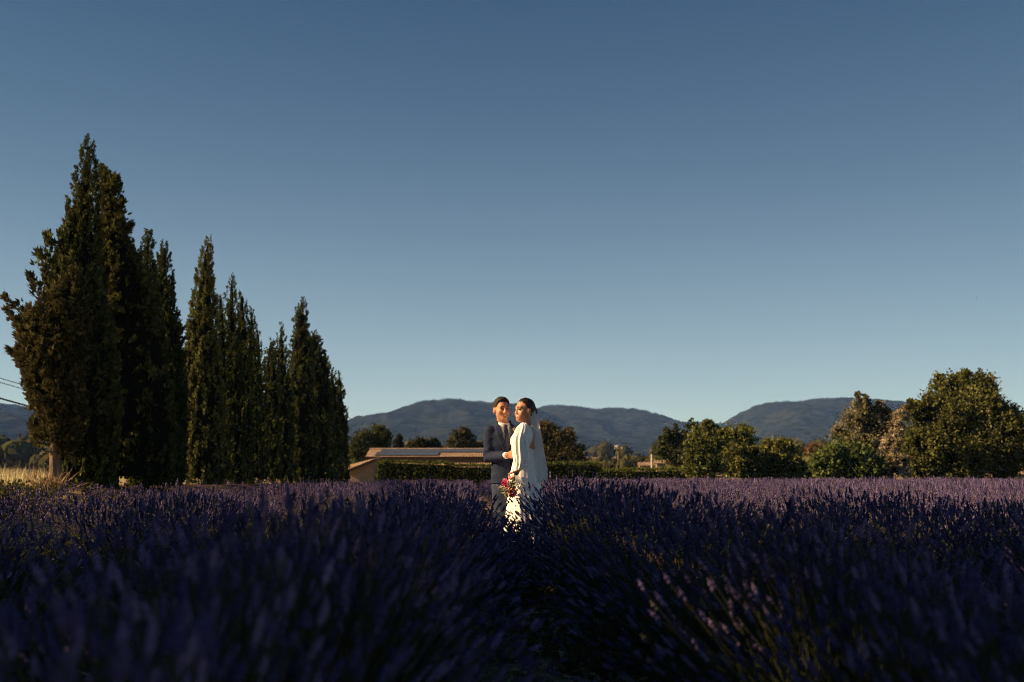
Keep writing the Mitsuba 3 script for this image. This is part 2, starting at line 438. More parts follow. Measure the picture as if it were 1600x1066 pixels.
# a tuft of a cypress: five narrow blades fanning upwards along +z
TUFT_V, TUFT_F = [], []
for _i, (_a, _t) in enumerate(((0, 0.0), (0.6, 0.50), (3.4, 0.55))):
    _d = np.array([math.cos(_a) * math.sin(_t), math.sin(_a) * math.sin(_t), math.cos(_t)])
    _s = unit(np.cross(_d, [math.sin(_a * 1.7), math.cos(_a * 1.7), 0.2])) * 0.16
    _l = (1.0, 0.85, 0.75)[_i]
    TUFT_V += [np.zeros(3), _d * _l * 0.5 + _s, _d * _l, _d * _l * 0.5 - _s]
    TUFT_F += [[4 * _i, 4 * _i + 1, 4 * _i + 2], [4 * _i, 4 * _i + 2, 4 * _i + 3]]
TUFT_V, TUFT_F = np.array(TUFT_V), np.array(TUFT_F)

scene['bark_mat'] = {'type': 'twosided', 'bsdf': {'type': 'bumpmap', 'scale': 1.0, 'arbitrary': mikit.proc(
    lambda p, n, uv: 0.03 * mikit.fbm(p.x * 22, p.y * 22, p.z * 4, 3), eps=0.004),
    'bsdf': {'type': 'diffuse', 'reflectance': mikit.proc(lambda p, n, uv: mikit.mix((0.09, 0.06, 0.042), (0.30, 0.215, 0.155), mikit.fbm(p.x * 16, p.y * 16, p.z * 3, 3)))}}}
scene['hull_mat'] = diffuse(rgb(0.012, 0.013, 0.008))  # near black: inner shade painted into the cores of crowns and hedges


def tint(r, n, base, spread=0.35, warm=0.25):
    b = np.asarray(base, float)
    g = np.exp(spread * (r.random(n) - 0.5) * 2)[:, None]
    w = (r.random(n) ** 2 * warm)[:, None]
    return np.clip(b * g * (1 - w) + w * b[1] * np.array([1.5, 1.05, 0.45]) * g, 0, 0.6)


def lump(center, radii, seed, sub=2, amp=0.5):
    m = trimesh.creation.icosphere(subdivisions=sub)
    q = np.array(m.vertices)
    q = q * (1 - amp / 2 + amp * meshkit.fbm(q * 2.1 + seed * 5.3, 3))[:, None]
    return q * radii + center, np.array(m.faces)


def dark_core(k, c0, zs, H, edge, seed, fill=1.0):
    """Opaque core added to a crown to block light, painted dark as inner shade."""
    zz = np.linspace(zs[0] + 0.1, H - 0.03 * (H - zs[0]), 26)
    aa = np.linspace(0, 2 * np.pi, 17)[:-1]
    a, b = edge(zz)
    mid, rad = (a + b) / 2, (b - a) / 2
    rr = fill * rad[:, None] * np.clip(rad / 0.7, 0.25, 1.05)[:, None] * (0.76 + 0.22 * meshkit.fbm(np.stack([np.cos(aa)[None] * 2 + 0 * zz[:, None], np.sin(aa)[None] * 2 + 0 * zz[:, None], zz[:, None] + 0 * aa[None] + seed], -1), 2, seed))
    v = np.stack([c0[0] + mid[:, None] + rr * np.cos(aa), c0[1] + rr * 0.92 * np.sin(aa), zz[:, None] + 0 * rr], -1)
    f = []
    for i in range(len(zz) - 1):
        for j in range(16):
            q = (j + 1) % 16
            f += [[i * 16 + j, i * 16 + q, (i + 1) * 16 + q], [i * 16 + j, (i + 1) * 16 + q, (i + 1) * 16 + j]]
    put(k + '__dark_core', mikit.ply((v.reshape(-1, 3), np.array(f)), 'hull_mat'))


def make_cypress(u, Y, prof, label, seed, base=(0.064, 0.080, 0.028), trunk=None, shag=0.2, dens=1.0, group='tall cypresses in the row', key=None, off=None, hull=1.0, limbs=()):
    """prof: (v, left, right) edges of the crown in the photograph's pixels, from the tip down, read at the tree's own depth."""
    r = rs(seed)
    k = key or name('cypress_tree')
    tag(k, label, 'cypress tree', group)
    pr = np.array(prof, float)
    c0 = at(u, 750, Y) if off is None else np.asarray(off, float)
    g = float(ground(c0[0], Y if off is None else c0[1]))
    s = Y / 1556.0
    zs = np.array([at(u, v, Y)[2] for v in pr[:, 0]])
    lo, hi = (np.array([at(q, v, Y)[0] for v, q in zip(pr[:, 0], pr[:, i])]) - at(u, 750, Y)[0] for i in (1, 2))
    order = np.argsort(zs)
    zs, lo, hi = zs[order], lo[order], hi[order]
    H = zs[-1]

    def edge(z):
        return np.interp(z, zs, lo), np.interp(z, zs, hi)

    px_area = np.trapezoid((pr[:, 2] - pr[:, 1]), pr[:, 0])
    n = int(np.clip(px_area / 1.15, 2600, 19000) * dens)
    size = max(0.21, 7.2 * s)
    # foliage grows in flame shaped sprays: each a cluster of tufts along its own axis
    zz = np.linspace(zs[0], H, 300)
    w = (edge(zz)[1] - edge(zz)[0]) + 0.45
    per = 22
    m = max(60, n // per)
    z = np.interp((np.arange(m) + r.random(m)) / m, np.cumsum(w) / w.sum(), zz)
    phi = r.random(m) * 2 * np.pi
    a, b = edge(z)
    mid, rad = (a + b) / 2, (b - a) / 2
    tipk = np.clip(0.25 + rad / 1.0, 0.30, 1.0)
    rho = np.where(r.random(m) < 0.75, r.uniform(0.82 - 0.25 * shag, 0.98 + 0.22 * shag, m), r.uniform(0.4, 0.8, m))
    out = np.stack([np.cos(phi), np.sin(phi), 0 * phi], -1)
    cax = unit(out * (0.10 + 1.5 * shag * r.random(m))[:, None] + [0, 0, 1.0] + r.normal(0, 0.10 + 0.35 * shag, (m, 3)))
    cln = size * tipk * r.uniform(1.2, 3.6, m) * (1.25 - 0.5 * shag)
    crd = size * tipk * r.uniform(0.25, 0.48, m) * (0.8 + 0.8 * shag)
    ctr = np.stack([c0[0] + mid + rad * rho * np.cos(phi), c0[1] + np.maximum(rad, 0.12) * 0.92 * rho * np.sin(phi), z], -1) - cax * cln[:, None] * 0.75
    i = np.repeat(np.arange(m), per)
    t = r.random(m * per) ** 0.8
    pos = ctr[i] + cax[i] * (cln[i] * t)[:, None] + r.normal(0, 1, (m * per, 3)) * (crd[i] * (1.05 - 0.85 * t))[:, None]
    ax = cax[i] + out[i] * 0.25 + r.normal(0, 0.28 + 0.25 * shag, (m * per, 3))
    R = frames(ax, r.random(m * per) * 6.28)
    acc = Acc()
    tone = tint(r, m, base, 0.45, 0.18)[i] * np.exp(0.22 * r.normal(size=(m * per, 1)))
    acc.scatter(TUFT_V, TUFT_F, pos, R, size * tipk[i] * (0.45 + 0.6 * r.random(m * per)), np.clip(tone, 0, 0.6))
    for u0, v0, u1, v1 in limbs:                       # single boughs that stick out of the crown
        A, B = at(u0, v0, Y), at(u1, v1, Y)
        A[1] = B[1] = c0[1] + r.uniform(-0.4, 0.4)
        q = 90
        t = r.random(q) ** 0.7
        bow = np.stack([0 * t, 0 * t, -0.12 * np.sin(np.pi * t) * np.linalg.norm(B - A)], -1)
        P = A + (B - A) * t[:, None] + bow + r.normal(0, 1, (q, 3)) * (0.16 * (1.1 - t))[:, None]
        acc.scatter(TUFT_V, TUFT_F, P, frames(unit(B - A) + [0, 0, 0.5] + r.normal(0, .45, (q, 3)), r.random(q) * 6.28), size * (0.5 + 0.6 * r.random(q)), tint(r, q, base, 0.45, 0.2))
    put(k + '__crown', acc.shape('leaf_mat'))
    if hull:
        dark_core(k, c0, zs, H, edge, seed, hull)
    tr = trunk or max(0.12, 0.045 * (H - g) / 2)
    zt = g + np.linspace(-0.3, 0.6 * (H - g), 12)
    wob = 0.07 * np.sin(zt * 1.9 + seed)
    put(k + '__trunk', mikit.ply(tube(np.stack([c0[0] + wob, c0[1] + 0 * zt, zt], -1), tr * np.linspace(1.25, 0.08, 12) ** 0.8, 12), 'bark_mat', smooth=True))
    return k


G1 = [
    # u, Y, profile, label, seed, options
    (87, 24.0, [(418, 112, 124), (440, 98, 126), (462, 80, 130), (482, 58, 132), (510, 42, 132), (545, 36, 130), (580, 42, 128), (620, 52, 128), (650, 60, 128), (680, 70, 126), (700, 80, 118)],
     'shaggy leafy low cypress with the bare sunlit trunk at the left end of the row', 1, dict(base=(0.078, 0.072, 0.030), trunk=0.135, shag=0.55, dens=0.9, limbs=[(80, 500, 12, 464), (76, 470, 44, 430), (80, 520, 22, 488), (70, 545, 18, 522), (70, 575, 20, 548), (75, 450, 60, 412), (70, 620, 36, 588), (74, 655, 44, 622), (78, 680, 52, 660), (66, 690, 58, 672)])),
    (128, 25.8, [(214, 138, 146), (232, 128, 149), (260, 121, 150), (300, 113, 152), (345, 102, 154), (400, 88, 157), (450, 76, 160), (500, 72, 170), (560, 76, 180), (640, 84, 185), (750, 92, 180)],
     'tallest cypress of the row, a pointed dense cone leaning slightly right', 2, dict(limbs=[(92, 420, 70, 398), (96, 400, 84, 372)], shag=0.11, base=(0.072, 0.084, 0.030))),
    (176, 27.8, [(264, 156, 172), (285, 150, 188), (318, 146, 188), (345, 150, 200), (380, 146, 208), (415, 145, 220), (460, 145, 236), (520, 140, 250), (600, 140, 262), (680, 140, 268), (750, 142, 262)],
     'ragged open topped cypress directly right of the tallest one', 3, dict(limbs=[(168, 300, 187, 282), (170, 330, 190, 315), (166, 290, 158, 262), (180, 370, 206, 352), (190, 420, 216, 400)], shag=0.46, base=(0.078, 0.084, 0.030), dens=0.8)),
    (229, 30.6, [(357, 230, 236), (372, 224, 240), (400, 219, 240), (430, 215, 242), (480, 208, 250), (560, 200, 260), (650, 198, 268), (750, 200, 270)],
     'slim cypress spire with a forked tip, third of the high group from the left', 4, dict(shag=0.30)),
    (257, 32.4, [(377, 254, 260), (400, 246, 267), (440, 238, 271), (480, 236, 276), (520, 234, 284), (600, 232, 290), (680, 232, 290), (750, 236, 286)],
     'cypress spire with a rusty dead patch on its upper right side', 5, dict(shag=0.15)),
    (322, 38.2, [(369, 323, 331), (395, 314, 333), (430, 306, 335), (470, 300, 337), (520, 292, 341), (570, 285, 344), (620, 282, 347), (680, 282, 350), (750, 288, 348)],
     'bright green sunlit cypress standing apart in the middle of the row', 6, dict(shag=0.11, base=(0.120, 0.130, 0.042))),
    (346, 41.0, [(458, 338, 350), (480, 336, 354), (520, 334, 358), (600, 332, 362), (750, 334, 362)],
     'short ragged cypress squeezed behind the bright green one', 7, dict(shag=0.5, dens=0.8)),
    (363, 42.4, [(428, 360, 365), (450, 355, 369), (490, 350, 373), (540, 347, 377), (600, 344, 381), (680, 344, 384), (750, 346, 382)],
     'narrow dark cypress spire just right of the bright green one', 8, dict(shag=0.13)),
    (379, 44.2, [(455, 374, 382), (475, 369, 386), (520, 364, 391), (600, 362, 396), (680, 362, 398), (750, 364, 396)],
     'blunt dark cypress, second spire right of the bright green one', 9, dict(shag=0.17)),
    (393, 46.0, [(479, 390, 396), (500, 386, 400), (540, 382, 405), (620, 380, 409), (750, 382, 410)],
     'thin dark cypress, third spire right of the bright green one', 10, dict(shag=0.15)),
    (404, 47.6, [(516, 401, 407), (540, 397, 411), (600, 394, 416), (680, 392, 420), (750, 394, 420)],
     'low thin cypress, fourth spire right of the bright green one', 11, dict(shag=0.15)),
    (424, 50.8, [(528, 420, 428), (545, 414, 433), (580, 410, 437), (640, 406, 440), (750, 408, 440)],
     'broad blunt cypress left of the smooth pointed one', 12, dict(shag=0.34)),
    (439, 53.2, [(503, 437, 441), (530, 432, 447), (570, 427, 452), (620, 424, 457), (680, 423, 459), (750, 425, 457)],
     'smooth evenly pointed cypress in the lower half of the row', 13, dict(shag=0.09)),
    (468, 59.0, [(464, 473, 477), (478, 463, 479), (500, 459, 481), (530, 455, 486), (570, 451, 490), (640, 448, 494), (750, 450, 494)],
     'double tipped cypress, tallest of the lower half of the row', 14, dict(shag=0.32)),
    (491, 63.4, [(518, 485, 494), (535, 478, 502), (570, 472, 510), (620, 470, 514), (750, 472, 514)],
     'wide ragged cypress right of the double tipped one', 15, dict(shag=0.44)),
    (508, 67.6, [(553, 504, 511), (575, 499, 516), (620, 496, 520), (680, 494, 524), (750, 496, 524)],
     'low cypress, third from the far end of the row', 16, dict(shag=0.32)),
    (519, 70.4, [(572, 516, 522), (595, 511, 526), (640, 508, 531), (750, 508, 534)],
     'low cypress, second from the far end of the row', 17, dict(shag=0.30)),
    (529, 73.4, [(580, 528, 533), (600, 523, 536), (640, 519, 541), (690, 517, 544), (750, 518, 544)],
     'slim pointed cypress that ends the row towards the farm', 18, dict(shag=0.17)),
]
for u, Y, prof, lab, sd, opt in G1:
    make_cypress(u, Y, prof, lab, sd, **opt)

# the same row goes on beside and behind the camera, where it shades the near lavender
for i, (y, h) in enumerate(((6.1, 11.2), (4.1, 12.4), (2.0, 11.4), (-0.3, 12.6), (-2.6, 11.8), (-5.0, 12.4))):
    x = -10.1 - 0.0385 * y
    ww = 1.36
    vtip = 750 - (h - 1) * 1556 / 25.0
    p = [(vtip, -3, 3), (vtip + 60, -22, 22), (vtip + 170, -50, 50), (vtip + 330, -72, 72), (700, -80, 80), (752, -72, 72)]
    make_cypress(0, 25.0, [(a, b * ww, c * ww) for a, b, c in p], 'dense cypress of the row beside the camera, ' + ('nearest to the gap', 'second from the gap', 'third from the gap', 'fourth from the gap', 'fifth from the gap', 'farthest behind')[i], 40 + i,
                 shag=0.40, dens=(0.35, 0.35, 0.25, 0.35, 0.35, 0.35)[i], key=name('cypress_tree'), off=(x, y, 0), group='cypresses beside the camera', hull=0.5 if i == 2 else 1.0)


def make_tree(key, Y, blobs, label, cat, seed, base, leaf=0.17, dens=1.0, trunk=None, group=None, warm=0.16, spread=0.5, rnd=0.55, core=True, world=None):
    """blobs: (u, v, rx, ry) of the crown's masses in the photograph's pixels at the tree's depth."""
    r = rs(seed)
    k = name(key)
    tag(k, label, cat, group)
    s = Y / 1556.0
    B = []
    for i, (u, v, rx, ry) in enumerate(blobs):
        c = at(u, v, Y)
        c[1] += r.uniform(-0.5, 0.5) * (rx + ry) / 2 * s * 1.2
        R0 = np.array([rx, (rx + ry) / 2, ry]) * s
        B.append((c, R0 * 0.90))
        for _ in range(4 if min(rx, ry) > 9 else 1):
            dd = unit(r.normal(size=3) + [0, -0.25, 0.2])
            B.append((c + dd * R0 * r.uniform(0.62, 0.95), R0 * r.uniform(0.26, 0.46) * [1, 1, r.uniform(0.8, 1.3)]))
    B += [(np.array(c), np.array(q)) for c, q in world or []]
    acc, hull = Acc(), Acc()
    for c, R3 in B:
        area = R3[0] * R3[2]
        ncl = int(np.clip(26 * (R3[0] * R3[2]) / (0.45 ** 2) * 0.36 * dens, 12, 420))
        d = unit(r.normal(size=(ncl, 3)))
        cp = c + d * R3 * (0.70 + 0.32 * r.random(ncl))[:, None]
        nl = 22
        pos = np.repeat(cp, nl, 0) + r.normal(0, 1, (ncl * nl, 3)) * np.minimum(0.25, 0.20 * R3.mean()) * (leaf / 0.17)
        n = len(pos)
        ax = np.repeat(d, nl, 0) * 0.6 + r.normal(0, rnd, (n, 3)) + [0, 0, 0.25]
        F3 = frames(ax, r.random(n) * 6.28)[:, :, [0, 2, 1]]
        tone = np.repeat(tint(r, ncl, base, spread, warm), nl, 0) * np.exp(0.25 * r.normal(size=(n, 1)))
        acc.scatter(LEAF_V, LEAF_F, pos, F3, leaf * (0.85 + 0.75 * r.random(n)), np.clip(tone, 0, 0.6))
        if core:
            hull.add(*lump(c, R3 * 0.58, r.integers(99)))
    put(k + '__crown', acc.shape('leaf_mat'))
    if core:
        put(k + '__dark_core', mikit.ply(hull.mesh(), 'hull_mat'))  # dark lumps added within the crown as its inner shade
    # trunk and limbs
    lowest = min(c[2] - R3[2] for c, R3 in B)
    p0 = np.array(world[0][0]) if world else at(trunk if trunk is not None else np.mean([b[0] for b in blobs]), 750, Y)
    g = float(ground(p0[0], Y))
    top = max(c[2] for c, _ in B)
    tr = max(0.08, 0.035 * (top - g))
    fork = np.array([p0[0], Y, g + 0.35 * (top - g)])
    t = Acc()
    t.add(*tube([[p0[0], Y, g - .3], [p0[0] + .04, Y, (g + fork[2]) / 2], fork], [tr * 1.3, tr, tr * .85], 10))
    for c, R3 in [q for q in B if q[1].mean() > 0.5 * B[0][1].mean()]:
        m = (fork + c) / 2 + [0, 0, -0.1 * np.linalg.norm(c - fork)]
        t.add(*tube([fork, m, c, c + (c - m) * 0.12], [tr * .6, tr * .42, tr * .22, tr * .06], 7))
    put(k + '__trunk', mikit.ply(t.mesh(), 'bark_mat', smooth=True))
    return k


OLIVE, DARK, YEL = (0.12, 0.12, 0.04), (0.058, 0.072, 0.026), (0.142, 0.152, 0.042)
make_tree('oak_tree', 72, [(1487, 605, 22, 24), (1512, 598, 16, 20), (1537, 603, 22, 22), (1560, 640, 26, 24), (1468, 628, 28, 20), (1515, 640, 40, 34), (1448, 655, 30, 26), (1426, 640, 10, 12), (1482, 672, 44, 32),
                           (1545, 680, 42, 34), (1585, 668, 22, 22), (1590, 705, 30, 34), (1430, 735, 24, 16), (1468, 738, 32, 14), (1440, 698, 40, 32), (1500, 715, 52, 36), (1556, 725, 44, 30), (1620, 690, 30, 40), (1578, 648, 20, 20), (1604, 662, 20, 22)],
          'big broad oak, tallest of the trees at the right end of the lavender field', 'oak tree', 101, (0.098, 0.106, 0.032), 0.17, 1.0, trunk=1522)
make_tree('poplar_tree', 84, [(1343, 634, 14, 18), (1335, 660, 22, 24), (1372, 640, 12, 16), (1366, 668, 26, 28), (1316, 682, 18, 18), (1388, 660, 12, 22), (1345, 700, 36, 26)],
          'brownish grey feathery tree behind the round fig bush, left of the oak', 'tree', 102, (0.165, 0.155, 0.085), 0.15, 0.85)
make_tree('willow_shrub', 69, [(1407, 650, 10, 12), (1400, 668, 13, 14), (1390, 690, 14, 16), (1384, 712, 18, 16), (1398, 730, 24, 18), (1372, 738, 22, 14)],
          'pale silver leaved willow shrub leaning against the left side of the oak', 'shrub', 103, (0.28, 0.235, 0.15), 0.15, 0.9)
make_tree('fig_bush', 67, [(1322, 712, 34, 24), (1296, 725, 28, 24), (1348, 728, 28, 22), (1318, 738, 44, 16)],
          'round leafy green bush in front of the brownish feathery tree', 'bush', 104, (0.082, 0.112, 0.036), 0.21, 0.9)
make_tree('olive_bush', 75, [(1218, 712, 34, 22), (1204, 698, 14, 14), (1232, 700, 16, 14), (1248, 728, 24, 20), (1192, 730, 22, 20), (1220, 738, 44, 16), (1268, 738, 16, 12)],
          'low yellow green bush between the round fig bush and the twin green trees', 'bush', 105, YEL, 0.17, 0.9)
make_tree('red_tree', 125, [(1276, 704, 18, 10), (1290, 706, 14, 9)], 'distant russet tree dome showing between the low bush and the fig bush', 'tree', 106, (0.14, 0.075, 0.04), 0.20, 1.0)
make_tree('walnut_tree', 76, [(1148, 682, 24, 16), (1168, 684, 18, 18), (1158, 706, 28, 26), (1142, 722, 22, 24), (1166, 735, 24, 18)],
          'rounded yellow green tree, right one of the twin trees beyond the hedge end', 'tree', 107, YEL, 0.17, 0.95)
make_tree('walnut_tree', 73, [(1108, 672, 20, 12), (1094, 690, 24, 20), (1118, 692, 18, 20), (1086, 715, 18, 22), (1108, 722, 28, 24), (1092, 738, 22, 14)],
          'green tree at the right end of the hedge, left one of the twin trees', 'tree', 108, (0.124, 0.142, 0.042), 0.17, 0.95)
make_tree('pine_tree', 90, [(1042, 684, 11, 14), (1036, 704, 14, 18), (1060, 684, 13, 15), (1081, 668, 9, 12), (1056, 710, 22, 20), (1072, 700, 18, 22)],
          'dark loose pine standing behind the hedge end, left of the twin trees', 'pine tree', 109, DARK, 0.16, 0.85)
make_tree('plane_tree', 108, [(852, 668, 12, 12), (842, 690, 14, 26), (866, 684, 18, 18), (884, 690, 16, 18), (878, 706, 30, 18), (904, 710, 16, 12), (858, 712, 22, 18)],
          'dark rounded tree directly behind the bride and her veil', 'tree', 110, (0.085, 0.072, 0.028), 0.20, 0.9)
make_tree('plane_tree', 106, [(572, 690, 14, 16), (590, 680, 16, 15), (601, 688, 10, 14), (563, 706, 16, 14), (584, 702, 18, 14), (552, 700, 10, 14)],
          'dark tree over the left end of the farm roof, beside the last cypress', 'tree', 111, DARK, 0.20, 0.9)
make_tree('juniper_tree', 116, [(623, 686, 5, 8), (621, 694, 9, 8), (626, 698, 9, 6)], 'small dark upright conifer over the farm roof, left of the low round trees', 'conifer', 112, (0.026, 0.034, 0.016), 0.18, 1.0)
make_tree('garden_tree', 118, [(656, 692, 12, 7), (646, 697, 10, 5), (664, 697, 12, 6)], 'low round tree over the farm roof, left one of the pair beside the small conifer', 'tree', 113, (0.05, 0.046, 0.018), 0.2, 1.0)
make_tree('garden_tree', 118, [(678, 694, 10, 7), (684, 698, 10, 5), (672, 699, 8, 4)], 'low round tree over the farm roof, right one of the pair beside the small conifer', 'tree', 114, (0.036, 0.040, 0.018), 0.2, 1.0)
make_tree('garden_tree', 118, [(752, 697, 12, 4), (765, 699, 10, 4)], 'low bush over the farm roof close to the left shoulder of the groom', 'bush', 115, (0.05, 0.046, 0.018), 0.2, 1.0)
make_cypress(723, 116, [(668, 722, 725), (674, 716, 730), (682, 710, 735), (690, 705, 740), (697, 703, 744), (704, 704, 744)], 'bushy cone shaped cedar over the farm roof, left of the groom', 120,
             base=(0.080, 0.075, 0.029), shag=0.5, dens=1.2, key='cedar_tree', group=None)
labels['cedar_tree']['category'] = 'cedar tree'


for i, (x, y) in enumerate(((-12.0, 10.2), (-12.3, 12.6), (-12.1, 15.0))):
    # low unseen bushes, added to throw shade on the left bank
    kk = make_tree('shade_bush', y, [], ('unseen bush added to shade the bank, nearest to the camera', 'unseen bush added to shade the bank, middle of three', 'unseen bush added to shade the bank, nearest to the tall row')[i],
                   'bush', 140 + i, (0.06, 0.08, 0.03), 0.16, 1.0, group='unseen bushes added for shade', world=[((x, y, 1.9), (1.3, 1.45, 1.5)), ((x + .3, y + .5, 2.6), (.9, .9, 1.0)), ((x - .3, y - .6, 2.4), (.9, .9, 1.1))])


def make_hedge(u0, u1, Y, vtops, depth, label, seed, base):
    r = rs(seed)
    k = name('hedge')
    tag(k, label, 'hedge')
    x0, x1 = at(u0, 750, Y)[0], at(u1, 750, Y)[0]
    us, tv = zip(*vtops)

    def top(x):
        u = 800 + x / Y * 1556
        v = np.interp(u, us, tv)
        return 1 + (750 - v) / 1556 * Y * 1.0
    n = int((x1 - x0) * 520)
    x = r.uniform(x0, x1, n)
    zt = top(x) + 0.10 * (meshkit.noise(np.stack([x * 1.4, 0 * x, 0 * x], -1), seed) - 0.5)
    part = r.random(n)
    bulge = 0.16 * (meshkit.fbm(np.stack([x * 1.1, part * 2.5, 0 * x], -1), 3, seed) - 0.5)
    y = np.where(part < 0.58, Y - bulge, Y + r.random(n) * depth)
    z = np.where(part < 0.58, zt * r.random(n), zt + bulge * 0.5)
    end = r.random(n) < 0.05
    x = np.where(end, np.where(r.random(n) < .5, x0, x1), x)
    y, z = np.where(end, Y + r.random(n) * depth, y), np.where(end, zt * r.random(n), z)
    pos = np.stack([x, y, z], -1) + r.normal(0, 0.05, (n, 3))
    nrm = np.where((part < 0.58)[:, None], [0, -1.0, 0.35], [0, -0.1, 1.0])
    R = frames(nrm + r.normal(0, 0.55, (n, 3)), r.random(n) * 6.28)[:, :, [0, 2, 1]]
    a = Acc()
    a.scatter(LEAF_V, LEAF_F, pos, R, 0.15 * (0.7 + 0.7 * r.random(n)), tint(r, n, base, 0.45, 0.35))
    put(k + '__foliage', a.shape('leaf_mat'))
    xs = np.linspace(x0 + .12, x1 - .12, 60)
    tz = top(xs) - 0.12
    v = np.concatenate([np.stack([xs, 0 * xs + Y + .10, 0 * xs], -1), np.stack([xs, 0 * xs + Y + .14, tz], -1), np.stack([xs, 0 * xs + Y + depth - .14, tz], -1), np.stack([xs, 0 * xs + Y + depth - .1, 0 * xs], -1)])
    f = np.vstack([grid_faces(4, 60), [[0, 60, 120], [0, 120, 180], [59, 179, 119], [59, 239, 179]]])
    put(k + '__dark_core', mikit.ply((v, f), 'hull_mat'))  # dark box added within the hedge as its inner shade


make_hedge(588, 940, 78, [(588, 725), (600, 721), (650, 723), (704, 725), (712, 728), (770, 728.5), (850, 724.5), (940, 725)], 1.7,
           'long high clipped hedge behind the couple, in front of the farm roof', 201, (0.070, 0.095, 0.024))
make_hedge(938, 1080, 82, [(938, 735.5), (1000, 735), (1080, 734)], 1.5, 'lower clipped hedge right of the bride, ending at the twin trees', 202, (0.082, 0.11, 0.024))


def make_woods():
    """Copses and tree lines of the plain, too far off to count."""
    r = rs(301)
    a = Acc()
    spots = []
    for u0, u1, y0, y1, n, h in ((905, 1100, 230, 330, 60, 5.5), (-260, 150, 260, 420, 120, 8.0), (1180, 1330, 220, 420, 60, 7.0), (540, 900, 300, 520, 50, 7.0), (1050, 1100, 170, 220, 10, 5),
                                 (-700, 2300, 450, 1300, 420, 9.0)):
        for _ in range(n):
            u, y = r.uniform(u0, u1), r.uniform(y0, y1)
            x = (u - 800) / 1556 * y
            spots.append((x, y, h * r.uniform(0.55, 1.15)))
    for x, y, h in spots:
        g = float(ground(x, y))
        w = h * r.uniform(0.42, 0.65)
        v, f = lump([x, y, g + h * 0.48], [w, w, h * 0.55], r.integers(999), 1, 0.8)
        c = tint(r, 1, (0.052, 0.054, 0.020), 0.35, 0.5)[0]
        a.add(v, f, c)
        n = 34
        d = unit(r.normal(size=(n, 3)))
        R = frames(d + r.normal(0, .4, (n, 3)), r.random(n) * 6.28)[:, :, [0, 2, 1]]
        a.scatter(LEAF_V, LEAF_F, np.array([x, y, g + h * .48]) + d * [w, w, h * .55], R, h * 0.20, np.tile(c, (n, 1)) * (0.7 + 0.7 * r.random((n, 1))))
    put('woods', a.shape('paint_mat'), 'far off copses and tree lines on the plain below the hills', 'woods', kind='stuff')


make_woods()
# ================================================================ lavender, dry grass, weeds
def spike_template(rings, sides):
    """A lavender flower spike of unit length along +z: whorls of buds, a small tuft at the tip."""
    zs = np.linspace(0, 1, rings)
    rad = 0.5 * np.sin(np.pi * np.clip(0.12 + 0.80 * zs, 0, 1)) ** 0.8 * np.where(np.arange(rings) % 2 == 0, 0.72, 1.15)
    rad[0] *= 0.5
    v, f = [], []
    for i, (z, q) in enumerate(zip(zs, rad)):
        for j in range(sides):
            a = 2 * np.pi * (j + 0.5 * (i % 2)) / sides
            v.append([q * math.cos(a), q * math.sin(a), z])
    for i in range(rings - 1):
        for j in range(sides):
            k = (j + 1) % sides
            f += [[i * sides + j, i * sides + k, (i + 1) * sides + k], [i * sides + j, (i + 1) * sides + k, (i + 1) * sides + j]]
    v.append([0, 0, 1.06])
    for j in range(sides):
        f.append([(rings - 1) * sides + j, (rings - 1) * sides + (j + 1) % sides, len(v) - 1])
    return np.array(v), np.array(f)


SP_NEAR, SP_MID, SP_FAR = spike_template(6, 4), spike_template(5, 3), spike_template(2, 3)
scene['flower_mat'] = {'type': 'principledthin', 'base_color': VC, 'roughness': 0.7, 'diff_trans': 0.35, 'eta': 1.3}
SLOPE = -0.0385


def row_stems(r, c, y0, y1, per_m, width=1.0, lmin=0.66, lmax=0.97, gaps=None, rise=None, flank=0.30, shift=None):
    """Roots, directions and lengths of the flower stems of one row whose centre line is x = c + SLOPE y."""
    n = int((y1 - y0) * per_m)
    yc = y0 + (y1 - y0) * r.random(n)
    plant = np.floor(yc / 0.55)
    pr = np.stack([plant * 1.37 + c * 3.1, plant * 0 + c, plant * 0], -1)
    big = 0.86 + 0.22 * meshkit.noise(pr * 7.3, 5)                       # some plants are taller than others
    yr = (plant + 0.5) * 0.55 + r.normal(0, 0.10, n)
    th = np.arcsin(np.clip(2 * r.random(n) - 1, -1, 1)) / (np.pi / 2) * math.radians(80) * width
    ty = r.normal(0, 0.30, n) + 0.05
    L = (lmin + (lmax - lmin) * r.random(n) ** 0.7) * big
    L = L * (1 - flank * np.sin(th) ** 2) * (np.interp(yr, *rise) if rise is not None else 1)
    root = np.stack([c + SLOPE * yr + r.normal(0, 0.07, n) + (np.interp(yr, *shift) if shift is not None else 0), yr, 0 * yr], -1)
    root[:, 2] = ground(root[:, 0], root[:, 1]) + 0.04
    d = unit(np.stack([np.sin(th) + 0.07 * r.normal(size=n), np.sin(ty), np.cos(th) * np.cos(ty) + 0.12], -1))
    if gaps is not None:
        keep = gaps(root, r)
        root, d, L, big = root[keep], d[keep], L[keep], big[keep]
    return root, d, L


def flower_tint(r, n):
    a = r.random((n, 1)) ** 1.35
    c = np.array([[0.054, 0.046, 0.125]]) * (1 - a) + np.array([[0.200, 0.150, 0.265]]) * a
    g = np.where(r.random((n, 1)) < 0.12, 0.55, 1.0) * np.exp(0.18 * r.normal(size=(n, 1)))
    faded = r.random((n, 1)) < 0.07
    return np.clip(np.where(faded, np.array([[0.115, 0.105, 0.085]]), c) * g, 0, 0.8)


